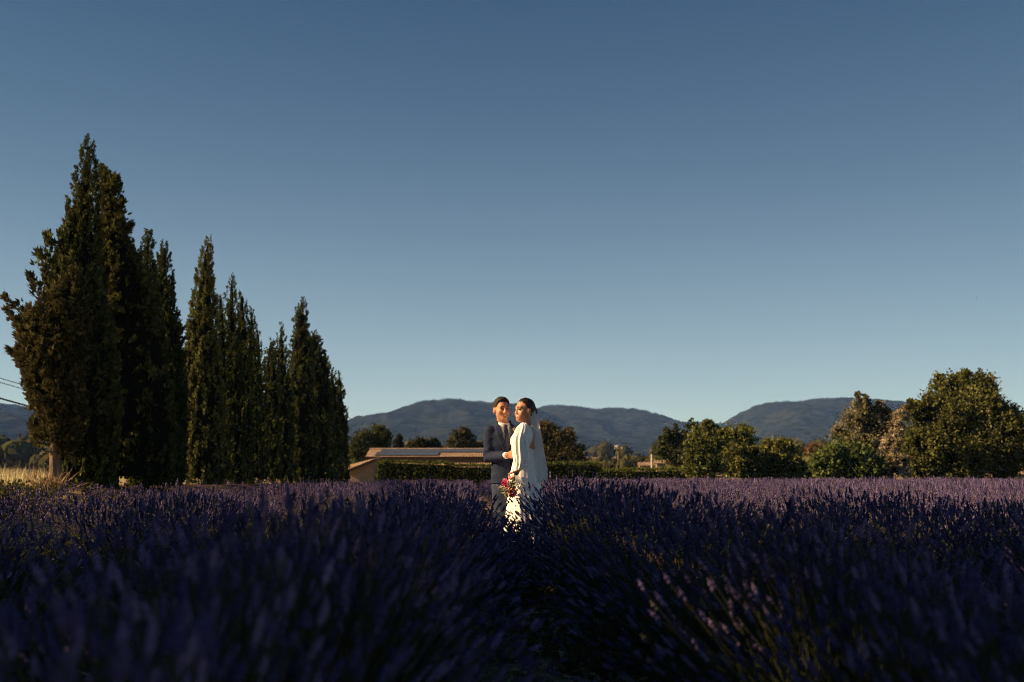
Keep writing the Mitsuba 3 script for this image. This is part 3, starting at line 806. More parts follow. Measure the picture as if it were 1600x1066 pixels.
def stem_mesh(acc, root, d, L, w, col, thick):
    """Thin stems; thick = three sided prisms that bend a little, else crossed blades."""
    n = len(root)
    tip = root + d * L[:, None]
    bend = (np.stack([-d[:, 1], d[:, 0], 0 * L], -1)) * 0
    mid = root + d * L[:, None] * 0.5 + [0, 0, 0.02] + bend
    R = frames(d, np.linspace(0, 60, n))
    if thick:
        a = np.arange(3) * 2.094
        ring = np.stack([np.cos(a), np.sin(a), 0 * a], -1)
        off = np.einsum('nij,kj->nki', R, ring) * w
        v = np.stack([root[:, None] + off, mid[:, None] + off * .85, tip[:, None] + off * .6], 1).reshape(n, 9, 3)
        f = []
        for i in (0, 3):
            for j in range(3):
                k = (j + 1) % 3
                f += [[i + j, i + k, i + 3 + k], [i + j, i + 3 + k, i + 3 + j]]
        f = np.array(f)
    else:
        off = R[:, :, 0] * w
        v = np.stack([root - off, root + off, tip], 1)
        f = np.array([[0, 1, 2]])
    acc.add(v.reshape(-1, 3), (f[None] + (np.arange(n) * v.shape[1])[:, None, None]).reshape(-1, 3), np.repeat(col, v.shape[1], 0))


def mound(acc, c, y0, y1, seed, hw=0.34, h=0.40, step=0.28):
    """The grey green leafy body of a row."""
    ys = np.arange(y0, y1 + step, step)
    a = np.linspace(-1, 1, 9)
    Yg, A = np.meshgrid(ys, a, indexing='ij')
    nz = meshkit.fbm(np.stack([Yg * 1.9, A * 2 + c, 0 * A], -1), 3, seed)
    k = 0.65 + 0.7 * nz
    x = c + SLOPE * Yg + A * hw * (0.8 + 0.4 * nz)
    z = ground(c + SLOPE * Yg, Yg) + np.cos(A * np.pi / 2) ** 0.6 * h * k - 0.03
    acc.add(np.stack([x, Yg, z], -1).reshape(-1, 3), grid_faces(len(ys), 9), (0.030, 0.036, 0.020))


def leaf_blades(acc, r, root, d, n, ln=0.16):
    i = r.integers(0, len(root), n)
    t = 0.05 + 0.45 * r.random((n, 1))
    pos = root[i] + d[i] * t * 0.75
    R = frames(d[i] + r.normal(0, 0.45, (n, 3)), r.random(n) * 6.28)[:, :, [0, 2, 1]]
    acc.scatter(LEAF_V * [0.16, 1, 1], LEAF_F, pos, R, ln * (0.7 + 0.7 * r.random(n)), tint(r, n, (0.055, 0.070, 0.040), 0.3, 0.2))


def keep_view(root, margin=0.6):
    return np.abs(root[:, 0]) < 0.54 * root[:, 1] + margin


def cut(a, keep):
    return tuple(q[keep] for q in a)


def gap_left2(root, r):
    return (root[:, 1] > 3.6 + 0.8 * r.random(len(root))) & (meshkit.noise(root * [0.9, 0.9, 0]) > np.interp(root[:, 1], [4, 8, 10], [0.30, 0.18, 0.12]))


def gap_left3(root, r):
    return (root[:, 1] > 6.5 + r.random(len(root))) & (meshkit.noise(root * [0.7, 0.7, 0] + 9) > 0.25)


def gap_left4(root, r):
    return (root[:, 1] > 16 + r.random(len(root))) & (meshkit.noise(root * [0.7, 0.7, 0] + 9) > 0.3)


def gap_first(root, r):
    """The first row is thin at its outer flank near the camera."""
    return ~((root[:, 1] < 1.0)) & ~((root[:, 0] < -0.75 - 0.0385 * root[:, 1]) & (root[:, 1] < 4.5) & (r.random(len(root)) < 0.55))


def make_row(c, label, seed, gaps=None, y_near=0.9, y_far=76.0, dens=1.0, parts=0, rise=None, flank=0.25, shift=None, strays=None):
    r = rs(seed)
    k = name('lavender_row')
    tag(k, label, 'lavender row', 'rows of flowering lavender')
    heads, stems, leaves = Acc(), Acc(), Acc()
    special = None
    for (ya, yb, per, lod) in ((y_near, 4.6, 740, 0), (4.6, 7.0, 600, 1), (7.0, 12.5, 540, 1), (12.5, 28.0, 250, 2), (28.0, 46.0, 130, 3), (46.0, y_far, 80, 3)):
        if yb <= y_near:
            continue
        S = row_stems(r, c, ya, yb, per * dens, gaps=gaps, rise=rise, flank=flank, shift=shift)
        if strays is not None and lod == 1 and yb > 7.5:      # self-sown plants that close the furrow
            E = row_stems(r, strays[0], strays[1], strays[2], strays[3], lmin=0.40, lmax=0.60, flank=0.25)
            S = tuple(np.concatenate([p_, q_]) for p_, q_ in zip(S, E))
        S = cut(S, keep_view(S[0]))
        root, d, L = S
        n = len(root)
        if n == 0:
            continue
        tip = root + d * L[:, None]
        R = frames(d + r.normal(0, 0.10, (n, 3)), r.random(n) * 6.28)
        ln = (0.042 + 0.040 * r.random(n)) * (0.68, 0.85, 1.25, 1.7)[lod]
        wd = (0.0148, 0.0175, 0.028, 0.050)[lod] * (0.8 + 0.4 * r.random(n))
        if lod == 3 and ya > 40:
            ln, wd = ln * 1.3, wd * 1.4
        sc = np.stack([wd, wd, ln], -1)
        col = flower_tint(r, n)
        T_ = (SP_NEAR, SP_MID, SP_FAR, SP_FAR)[lod]
        m = np.ones(n, bool)
        if lod == 0 and parts:
            # the spikes that show largest are pieces of their own
            u = tip[:, 0] / np.maximum(tip[:, 1], .1)
            vis = np.where((np.abs(u) < 0.5) & (tip[:, 1] > 1.0) & (tip[:, 2] > 0.62), tip[:, 1], 99)
            idx = np.argsort(vis)[:parts]
            m[idx] = False
            for q, i in enumerate(idx):
                M = np.eye(4)
                M[:3, :3], M[:3, 3] = R[i] * sc[i], tip[i] - d[i] * 0.01
                scene[k + '__flower_spike' + ('' if q == 0 else f'_{q:03d}')] = {**SPIKES[q % len(SPIKES)], 'to_world': T(M)}
        heads.scatter(*T_, tip[m] - d[m] * 0.01, R[m], sc[m], col[m])
        if lod <= 1:
            # a second whorl lower on the stem
            q = m & (r.random(n) < (0.5 if lod == 0 else 0.25))
            heads.scatter(*SP_MID, tip[q] - d[q] * 0.055, R[q], sc[q] * [0.8, 0.8, 0.30], col[q] * 0.8)
        if lod < 3:
            stem_mesh(stems, root + d * 0.12, d, L - 0.12, (0.0016, 0.0018, 0.0026, 0)[lod], tint(r, n, (0.075, 0.085, 0.045), 0.3, 0.3), lod == 0)
        if lod < 2:
            leaf_blades(leaves, r, root, d, n * 2 if lod == 0 else n)
        yy = np.unique(np.floor(root[:, 1] * 2) / 2)
        if gaps is None or gaps is gap_first:
            mound(leaves, c, max(ya, yy.min()), yb, seed, step=(0.25, 0.3, 0.6, 1.2)[lod])
        else:
            for a_ in yy[::2]:
                mound(leaves, c, a_, a_ + 1.0, seed, hw=0.36, h=0.34, step=0.33)
    put(k + '__flower_heads', heads.shape('flower_mat'), kind='stuff')
    put(k + '__stems', stems.shape('leaf_mat'), kind='stuff')
    put(k + '__foliage', leaves.shape('leaf_mat'), kind='stuff')


SPIKES = []
for _q in range(4):
    _v, _f = SP_NEAR
    SPIKES.append(mikit.ply((_v * (1 + 0.12 * (meshkit.noise(_v * 9 + _q) - .5))[:, None], _f), 'flower_mat', color=np.tile(flower_tint(rs(700 + _q), 1), (len(_v), 1))))

make_row(-0.52, 'lavender row on the left of the couple, its right flank along their furrow', 501, gap_first, 0.9, 74, parts=150, rise=([1, 5, 9, 12], [0.92, 0.92, 0.94, 0.90]), flank=0.10, shift=([4, 6, 7, 8.8, 9.7], [0, 0.12, 0.24, 0.20, 0]))
make_row(1.12, 'lavender row on the right of the couple, hiding the hem of the white dress', 502, None, 0.9, 74, parts=150, rise=([1, 4, 6.5, 8.5, 12, 16], [0.83, 0.87, 0.98, 1.04, 0.94, 0.90]), flank=0.0, shift=([5, 7, 9.0, 10.2, 11.5], [0, -0.13, -0.14, -0.03, 0]), strays=(0.34, 7.2, 9.0, 420))
make_row(-2.30, 'second lavender row left of the couple, beginning well away from the camera', 503, gap_left2, 3.4, 72, dens=0.9, rise=([4, 8, 12], [0.84, 0.88, 0.93]))
make_row(-4.10, 'third lavender row left of the couple, thin and gappy near the camera', 504, gap_left3, 6.2, 70, dens=0.8, rise=([1, 2], [0.90, 0.90]))
make_row(-5.85, 'last lavender row on the left, short and broken, in the shade under the cypresses', 507, gap_left4, 15.0, 70, dens=0.8, rise=([1, 2], [0.85, 0.85]))
make_row(2.98, 'second lavender row right of the couple', 505, None, 4.0, 76, rise=([1, 2], [0.87, 0.87]))
make_row(4.80, 'third lavender row right of the couple', 506, None, 7.0, 76, rise=([1, 2], [0.87, 0.87]))


def make_field():
    """The rest of the field, where the rows run together."""
    r = rs(520)
    heads, body = Acc(), Acc()
    for j in range(24):
        c = 6.62 + 1.8 * j
        for (ya, yb, per, lod) in ((9.0, 18.0, 260, 2), (18.0, 34.0, 130, 3), (34.0, 76.0, 58, 4)):
            lo = max(ya, (c - 1.2) / 0.58)
            if lo >= yb:
                continue
            root, d, L = row_stems(r, c, lo, yb, per, lmin=0.62, lmax=0.90)
            keep = keep_view(root, 1.0)
            root, d, L = root[keep], d[keep], L[keep]
            n = len(root)
            if not n:
                continue
            R = frames(d, r.random(n) * 6.28)
            k = (0, 0, 1.25, 1.7, 2.4)[lod]
            w = (0, 0, 0.032, 0.052, 0.085)[lod]
            heads.scatter(*SP_FAR, root + d * L[:, None], R, np.stack([w * (0.8 + .4 * r.random(n)), w * (0.8 + .4 * r.random(n)), (0.055 + 0.045 * r.random(n)) * k], -1), flower_tint(r, n))
            mound(body, c, lo, yb, 530 + j, step=(0, 0, 0.5, 1.0, 1.6)[lod], hw=0.5, h=0.56)
    put('lavender', heads.shape('flower_mat'), kind='stuff')
    labels['lavender'] = {'kind': 'stuff', 'label': 'purple sea of lavender reaching to the trees on the right'}
    put('lavender__foliage', body.shape('leaf_mat'), kind='stuff')


make_field()


def make_grass():
    r = rs(560)
    a = Acc()

    def blades(x, y, h, w, base, lean):
        n = len(x)
        z = ground(x, y)
        d = np.stack([r.normal(0.10, lean, n), r.normal(0, lean, n), np.ones(n)], -1)
        R = frames(d, r.random(n) * 6.28)[:, :, [0, 2, 1]]
        a.scatter(LEAF_V * [1, 1, 0.4], LEAF_F, np.stack([x, y, z], -1), R, np.stack([w, h, w], -1), tint(r, n, base, 0.35, 0.3))
    n = 30000
    y = 14 + 34 * r.random(n) ** 0.8
    o = 8.4 + 22 * r.random(n) ** 1.5
    x = -(o + 0.0385 * y)
    k = (np.abs(x) < 0.56 * y) & ((y < 22.5) & (o > 9.5) | (o > 12.3)) & (meshkit.noise(np.stack([x * .5, y * .5, 0 * x], -1), 2) > 0.25)
    blades(x[k], y[k], (0.30 + 0.34 * r.random(k.sum())), 0.016 + 0 * x[k], (0.80, 0.58, 0.32), 0.18)
    n = 9000
    y = 45 + 60 * r.random(n)
    x = -(12.5 + 40 * r.random(n)) - 0.0385 * y
    blades(x, y, 0.5 + 0.4 * r.random(n), 0.05 + 0 * x, (0.60, 0.45, 0.25), 0.18)
    put('grass', a.shape('paint_mat'), 'tall dry straw coloured grass on the bank left of the cypresses', 'grass', kind='stuff')
    # green weeds along the foot of the bank and in the furrows
    a2 = Acc()
    sites = []
    for _ in range(60):
        y = r.uniform(14, 22)
        sites.append((-(7.3 + 1.4 * r.random() + 0.0385 * y), y, 0.30))
    for _ in range(30):
        y = r.uniform(7, 13)
        sites.append((-(2.6 + 2.6 * r.random()), y, 0.16))
    for _ in range(14):
        y = r.uniform(4.7, 9.0)
        sites.append((0.36 + r.normal(0, 0.16) + SLOPE * y, y, 0.13))
    for _ in range(16):
        y = r.uniform(5.0, 6.2)
        sites.append((0.62 + r.normal(0, 0.22) + SLOPE * y, y, 0.20))
    for x, y, h in sites:
        n = 30
        ph, t = r.random(n) * 6.28, r.random(n)
        d = np.stack([np.cos(ph) * 0.7, np.sin(ph) * 0.7, 0.5 + 0.5 * r.random(n)], -1)
        pos = np.array([x, y, float(ground(x, y))]) + d * (h * t)[:, None]
        R = frames(d, r.random(n) * 6.28)[:, :, [0, 2, 1]]
        a2.scatter(LEAF_V, LEAF_F, pos, R, h * 0.30 * (0.6 + 0.8 * r.random(n)), tint(r, n, (0.07, 0.078, 0.030), 0.4, 0.5))
    put('weeds', a2.shape('leaf_mat'), 'low green weeds in the furrows and along the foot of the bank', 'weeds', kind='stuff')
    # straw, fallen leaves and clods on the bare soil
    a3 = Acc()
    n = 9000
    y = 4.5 + 15 * r.random(n) ** 1.3
    x = np.where(r.random(n) < 0.55, -(1.6 + 7.5 * r.random(n)), 0.36 + r.normal(0, 0.22, n) + SLOPE * y)
    R = frames(np.stack([r.normal(0, .25, n), r.normal(0, .25, n), np.ones(n)], -1), r.random(n) * 6.28)
    a3.scatter(LEAF_V * [0.35, 1, 1], LEAF_F, np.stack([x, y, ground(x, y) + 0.05 + 0.03 * r.random(n)], -1), R, 0.035 + 0.09 * r.random(n) ** 3, tint(r, n, (0.40, 0.29, 0.16), 0.5, 0.3))
    for _ in range(260):
        y = r.uniform(4.6, 16)
        x = -r.uniform(2.0, 8.0) if r.random() < .6 else 0.36 + r.normal(0, .2) + SLOPE * y
        q = r.uniform(0.015, 0.05)
        v, f = lump([x, y, float(ground(x, y)) + 0.04], [q * 1.3, q, q * .7], r.integers(99), 1, .6)
        a3.add(v, f, tint(r, 1, (0.34, 0.25, 0.16), .3, .1)[0])
    put('straw_litter', a3.shape('paint_mat'), 'dry straw, fallen leaves and clods on the bare soil', 'litter', kind='stuff')
    # dry dead brush at the foot of the first trunk
    a4 = Acc()
    n = 170
    p = at(78, 775, 21.5)
    p[2] = float(ground(p[0], p[1]))
    ph = r.uniform(-0.3, 3.3, n)
    d = np.stack([np.cos(ph) * 0.9, r.normal(0, .35, n), 0.25 + np.abs(np.sin(ph)) * 0.8], -1)
    R = frames(d, r.random(n) * 6.28)[:, :, [0, 2, 1]]
    a4.scatter(LEAF_V, LEAF_F, p + np.stack([r.normal(0, .18, n), r.normal(0, .15, n), 0 * ph], -1), R, np.stack([0.035 + 0 * ph, 0.25 + 0.4 * r.random(n), 0.03 + 0 * ph], -1), tint(r, n, (0.36, 0.25, 0.15), .5, .2))
    put('dead_bush', a4.shape('paint_mat'), 'dead spiky brown bush at the foot of the bare sunlit trunk', 'bush')


make_grass()
# ================================================================ the couple
def surface_nets(g, lo, h):
    """The zero surface of the samples g (negative inside) as (vertices, triangles)."""
    ins = g < 0
    c = [ins[a:g.shape[0] - 1 + a, b:g.shape[1] - 1 + b, d:g.shape[2] - 1 + d] for a in (0, 1) for b in (0, 1) for d in (0, 1)]
    cnt = sum(q.astype(np.int8) for q in c)
    cells = np.argwhere((cnt > 0) & (cnt < 8))
    off = np.array([[a, b, d] for a in (0, 1) for b in (0, 1) for d in (0, 1)])
    val = np.stack([g[cells[:, 0] + o[0], cells[:, 1] + o[1], cells[:, 2] + o[2]] for o in off], 1)
    s, k = np.zeros((len(cells), 3)), np.zeros((len(cells), 1))
    for i in range(8):
        for ax in range(3):
            if off[i][ax] == 0:
                j = i + (4, 2, 1)[ax]
                a, b = val[:, i], val[:, j]
                x = (a < 0) != (b < 0)
                t = np.where(x, a / np.where(x, a - b, 1), 0)[:, None]
                s += np.where(x[:, None], off[i] + t * (off[j] - off[i]), 0)
                k += x[:, None]
    v = (cells + s / k) * h + lo
    idx = -np.ones(cnt.shape, np.int64)
    idx[tuple(cells.T)] = np.arange(len(cells))
    F_ = []
    for ax in range(3):
        o1, o2 = [(1, 2), (2, 0), (0, 1)][ax]
        sl0, sl1 = [slice(None)] * 3, [slice(None)] * 3
        sl0[ax], sl1[ax] = slice(0, -1), slice(1, None)
        a, b = ins[tuple(sl0)], ins[tuple(sl1)]
        e = np.argwhere(a != b)
        e = e[(e[:, o1] > 0) & (e[:, o2] > 0) & (e[:, o1] < g.shape[o1] - 1) & (e[:, o2] < g.shape[o2] - 1)]
        d1, d2 = np.eye(3, dtype=int)[o1], np.eye(3, dtype=int)[o2]
        q = [idx[tuple((e - x).T)] for x in (0 * d1, d1, d1 + d2, d2)]
        flip = a[tuple(e.T)]
        A = np.stack(q, 1)
        A = np.where(flip[:, None], A[:, [0, 1, 2, 3]], A[:, [0, 3, 2, 1]])
        F_.append(np.vstack([A[:, [0, 1, 2]], A[:, [0, 2, 3]]]))
    f = np.vstack(F_)
    return v, f[(f >= 0).all(1)]


def sdf_mesh(f, lo, hi, h=0.006, B=8):
    lo, hi = np.array(lo, float), np.array(hi, float)
    nb = np.ceil((hi - lo) / (h * B)).astype(int)
    n = nb * B + 1
    I = np.stack(np.meshgrid(*[np.arange(k) for k in nb], indexing='ij'), -1).reshape(-1, 3)
    cv = f(lo + (I + 0.5) * B * h)
    g = np.empty(n)
    big = np.repeat(np.repeat(np.repeat(np.where(cv < 0, -1.0, 1.0).reshape(nb), B, 0), B, 1), B, 2)
    g[:] = 1.0
    g[:-1, :-1, :-1] = big
    act = np.zeros(n, bool)
    for i in I[np.abs(cv) < B * h * 0.87 * 1.6 + 0.01]:
        a = i * B
        act[a[0]:a[0] + B + 1, a[1]:a[1] + B + 1, a[2]:a[2] + B + 1] = True
    p = np.argwhere(act)
    g[act] = np.concatenate([f(lo + q * h) for q in np.array_split(p, max(1, len(p) // 200000))])
    v, f = surface_nets(g, lo, h)
    import manifold3d as m3
    m = m3.Manifold(m3.Mesh(v.astype(np.float32), f.astype(np.uint32)))
    if m.status() != m3.Error.NoError or m.is_empty():
        return v, f
    out = m.simplify(h * 0.10).to_mesh()
    return np.array(out.vert_properties[:, :3], float), np.array(out.tri_verts)


def smin(a, b, k):
    hh = np.clip(0.5 + 0.5 * (b - a) / k, 0, 1)
    return b * (1 - hh) + a * hh - k * hh * (1 - hh)


def cap(p, a, b, ra, rb=None):
    a, b = np.asarray(a, float), np.asarray(b, float)
    rb = ra if rb is None else rb
    d = b - a
    t = np.clip((p - a) @ d / (d @ d), 0, 1)
    return np.linalg.norm(p - a - t[:, None] * d, axis=1) - (ra + (rb - ra) * t)


def chain(p, pts, rad, k=0.02):
    out = None
    for i in range(len(pts) - 1):
        q = cap(p, pts[i], pts[i + 1], rad[i], rad[i + 1])
        out = q if out is None else smin(out, q, k)
    return out


def ell(p, c, R):
    q = (p - np.asarray(c, float)) / np.asarray(R, float)
    l = np.linalg.norm(q, axis=1)
    return (l - 1) * l / np.maximum(np.linalg.norm(q / np.asarray(R, float), axis=1), 1e-9)


def loft(z, a, b, Z, W, D, grow=0.0):
    """An upright body of elliptic sections; a, b: coordinates across and forward from its axis."""
    w, d = np.interp(z, Z, W) + grow, np.interp(z, Z, D) + grow
    q = np.sqrt((a / w) ** 2 + (b / d) ** 2)
    e = (q - 1) * np.minimum(w, d)
    return np.maximum(e, np.maximum(Z[0] - z, z - Z[-1]))


class Frame:
    """Local axes: a = towards the person's left, b = forward, z = up."""

    def __init__(self, c, f, tilt=0.0):
        self.c = np.array(c, float)
        f = unit(np.array([f[0], f[1], tilt]))
        self.f = f
        self.l = unit(np.cross([0, 0, 1.0], f))
        self.u = np.cross(f, self.l)

    def loc(self, p):
        q = p - self.c
        return np.stack([q @ self.l, q @ self.f, q @ self.u], 1)

    def w(self, a, b, z):
        return self.c + a * self.l + b * self.f + z * self.u


def head_sdf(q, woman=False):
    """q in the head's frame; the head is about 0.235 m tall."""
    m = np.abs(q) * [1, 0, 0] + q * [0, 1, 1]
    j = 0.92 if woman else 1.0
    d = ell(q, (0, -0.012, 0.026), (0.076, 0.094, 0.091))
    d = smin(d, ell(q, (0, 0.026, -0.042), (0.063 * j, 0.066, 0.072)), 0.03)
    d = smin(d, np.linalg.norm(q - [0, 0.066, -0.092], axis=1) - 0.024 * j, 0.03)
    d = smin(d, cap(m, (0.012, 0.086, 0.024), (0.040, 0.074, 0.026), 0.010), 0.016)
    d = smin(d, np.linalg.norm(m - [0.040, 0.058, -0.032], axis=1) - 0.024, 0.02)
    d = -smin(-d, np.linalg.norm(m - [0.031, 0.103, 0.004], axis=1) - 0.019, 0.012)
    d = smin(d, cap(q, (0, 0.086, 0.014), (0, 0.101 if woman else 0.107, -0.028), 0.007 if woman else 0.008, 0.0095 if woman else 0.012), 0.010)
    d = smin(d, np.linalg.norm(m - [0.011, 0.096, -0.034], axis=1) - 0.009, 0.008)
    d = smin(d, cap(m, (0.0, 0.090, -0.054), (0.022, 0.080, -0.050), 0.006), 0.006)
    d = smin(d, cap(m, (0.0, 0.088, -0.078), (0.020, 0.079, -0.068), 0.0075), 0.006)
    d = np.maximum(d, -cap(m, (0.0, 0.096, -0.065), (0.019, 0.086, -0.058), 0.0062))
    d = smin(d, ell(m, (0.077, -0.008, -0.012), (0.010, 0.022, 0.032)), 0.008)
    return d


def hand_parts(wrist, fwd, nrm, thumb, curl, s=1.0):
    """Capsules of a hand: palm, four fingers that bend towards nrm, and a thumb at the palm's side."""
    f, n = unit(np.asarray(fwd, float)), np.asarray(nrm, float)
    n = unit(n - f * (n @ f))
    sd = np.cross(f, n)
    if sd @ np.asarray(thumb, float) < 0:
        sd = -sd
    wr = np.asarray(wrist, float)
    out = []
    lens = ((0.040, 0.024, 0.019), (0.044, 0.028, 0.021), (0.041, 0.026, 0.020), (0.031, 0.019, 0.017))
    for i in range(4):
        k = (1.35 - 0.9 * i)
        kn = wr + s * (f * (0.088 - 0.006 * abs(i - 1)) + sd * 0.0195 * k)
        out.append((wr + s * (f * 0.012 + sd * 0.010 * k), kn, 0.0155 * s, 0.0120 * s))
        a = 0.0
        q = kn
        for jn, (l, cu) in enumerate(zip(lens[i], curl)):
            a += cu * (1 + 0.06 * (i - 1.5))
            e = q + s * l * (f * math.cos(a) + n * math.sin(a))
            out.append((q, e, (0.0098 - 0.0008 * jn) * s, (0.0092 - 0.0010 * jn) * s))
            q = e
    t0 = wr + s * (f * 0.022 + sd * 0.020)
    t1 = t0 + s * 0.044 * unit(f * 0.62 + sd * 0.62 + n * 0.45)
    t2 = t1 + s * 0.030 * unit(f * 0.70 + sd * 0.10 + n * 0.75)
    t3 = t2 + s * 0.024 * unit(f * 0.60 - sd * 0.25 + n * 0.85)
    out += [(t0, t1, 0.0150 * s, 0.0120 * s), (t1, t2, 0.0112 * s, 0.0100 * s), (t2, t3, 0.0098 * s, 0.0080 * s)]
    return out


def hand_sdf(p, parts):
    d = None
    for a, b, ra, rb in parts:
        q = cap(p, a, b, ra, rb)
        d = q if d is None else smin(d, q, 0.004)
    return d


def near(d, p, lo, hi, fn, pad=0.06):
    """min of d and fn, where fn is only worth evaluating inside a box."""
    m = ((p > np.asarray(lo) - pad) & (p < np.asarray(hi) + pad)).all(1)
    if m.any():
        d = d.copy()
        d[m] = np.minimum(d[m], fn(p[m], d[m]))
    return d


def wool(a, b, sc):
    return {'type': 'twosided', 'bsdf': {'type': 'principled', 'base_color': mikit.proc(lambda p, n, uv: mikit.mix(a, b, mikit.fbm(p.x * sc, p.y * sc, p.z * sc, 3))),
                                         'roughness': 0.8, 'specular': 0.15, 'sheen': 0.15}}


scene['skin_mat'] = prin(mikit.proc(lambda p, n, uv: mikit.mix((0.47, 0.225, 0.13), (0.55, 0.275, 0.165), mikit.fbm(p.x * 30, p.y * 30, p.z * 30, 2))), 0.5, 0.35)
scene['lip_mat'] = prin(rgb(0.34, 0.10, 0.085), 0.4, 0.4)
scene['teeth_mat'] = prin(rgb(0.78, 0.74, 0.66), 0.3, 0.5)
scene['eye_mat'] = prin(rgb(0.03, 0.022, 0.018), 0.2, 0.5)
scene['hair_mat'] = prin(mikit.proc(lambda p, n, uv: mikit.mix((0.014, 0.008, 0.005), (0.042, 0.025, 0.015), mikit.fbm(p.x * 90, p.y * 90, p.z * 20, 2))), 0.65, 0.25)
scene['dark_hair_mat'] = prin(mikit.proc(lambda p, n, uv: mikit.mix((0.010, 0.007, 0.006), (0.030, 0.019, 0.014), mikit.fbm(p.x * 90, p.y * 90, p.z * 20, 2))), 0.5, 0.35)
scene['jacket_mat'] = wool((0.013, 0.020, 0.046), (0.024, 0.034, 0.070), 60)
scene['trouser_mat'] = wool((0.024, 0.034, 0.066), (0.038, 0.050, 0.090), 60)
scene['waistcoat_mat'] = wool((0.22, 0.24, 0.28), (0.30, 0.32, 0.36), 60)
scene['shirt_mat'] = prin(rgb(0.78, 0.77, 0.75), 0.7, 0.2)
scene['tie_mat'] = prin(rgb(0.018, 0.024, 0.050), 0.5, 0.3)
scene['shoe_mat'] = prin(rgb(0.03, 0.016, 0.010), 0.3, 0.5)
scene['dress_mat'] = {'type': 'twosided', 'bsdf': {'type': 'principled', 'base_color': rgb(0.80, 0.775, 0.74), 'roughness': 0.6, 'specular': 0.3, 'sheen': 0.3}}
scene['sheer_mat'] = {'type': 'principledthin', 'base_color': rgb(0.80, 0.785, 0.76), 'roughness': 0.6, 'diff_trans': 0.7, 'eta': 1.3}
scene['veil_mat'] = {'type': 'mask', 'opacity': 0.72, 'nested': {'type': 'principledthin', 'base_color': rgb(0.78, 0.78, 0.77), 'roughness': 0.7, 'diff_trans': 0.9, 'eta': 1.3}}
YC = 10.1


def V(x, y, z):
    return np.array([x, YC + y, z], float)


def body_part(key, f, lo, hi, mat, h=0.006, smooth=True, label=None):
    put(key, mikit.ply(sdf_mesh(f, lo, hi, h), mat, smooth=smooth), label)


def eyes_mouth(k, fr, hairmat, woman=False):
    """Eyes, brows, teeth and lips as pieces of their own, set on the face."""
    for i, s in enumerate((1, -1)):
        sfx = '' if i == 0 else '_001'
        m = trimesh.creation.icosphere(subdivisions=2, radius=0.0125)
        v = np.array(m.vertices) * [1.15, 1, 0.62]
        put(k + '__eye' + sfx, mikit.ply((fr.c + (v + [s * 0.031, 0.080, 0.003]) @ np.stack([fr.l, fr.f, fr.u]), np.array(m.faces)), 'eye_mat', smooth=True))
        q = [fr.w(s * 0.013, 0.096, 0.024), fr.w(s * 0.030, 0.091, 0.030), fr.w(s * 0.047, 0.074, 0.024)]
        put(k + '__eyebrow' + sfx, mikit.ply(tube(q, [0.0045, 0.0050, 0.0022] if not woman else [.003, .0035, .0018], 6), hairmat, smooth=True))
    put(k + '__teeth', mikit.ply(tube([fr.w(-0.019, 0.080, -0.057), fr.w(0, 0.0895, -0.0625), fr.w(0.019, 0.080, -0.057)], [0.004, 0.0062, 0.004] if woman else [0.005, 0.0076, 0.005], 8), 'teeth_mat', smooth=True))
    put(k + '__lip', mikit.ply(tube([fr.w(-0.025, 0.079, -0.056), fr.w(-0.012, 0.0905, -0.0735), fr.w(0, 0.0945, -0.0765), fr.w(0.012, 0.0905, -0.0735), fr.w(0.025, 0.079, -0.056)], [.002, .0045, .0052, .0045, .002], 8), 'lip_mat', smooth=True))


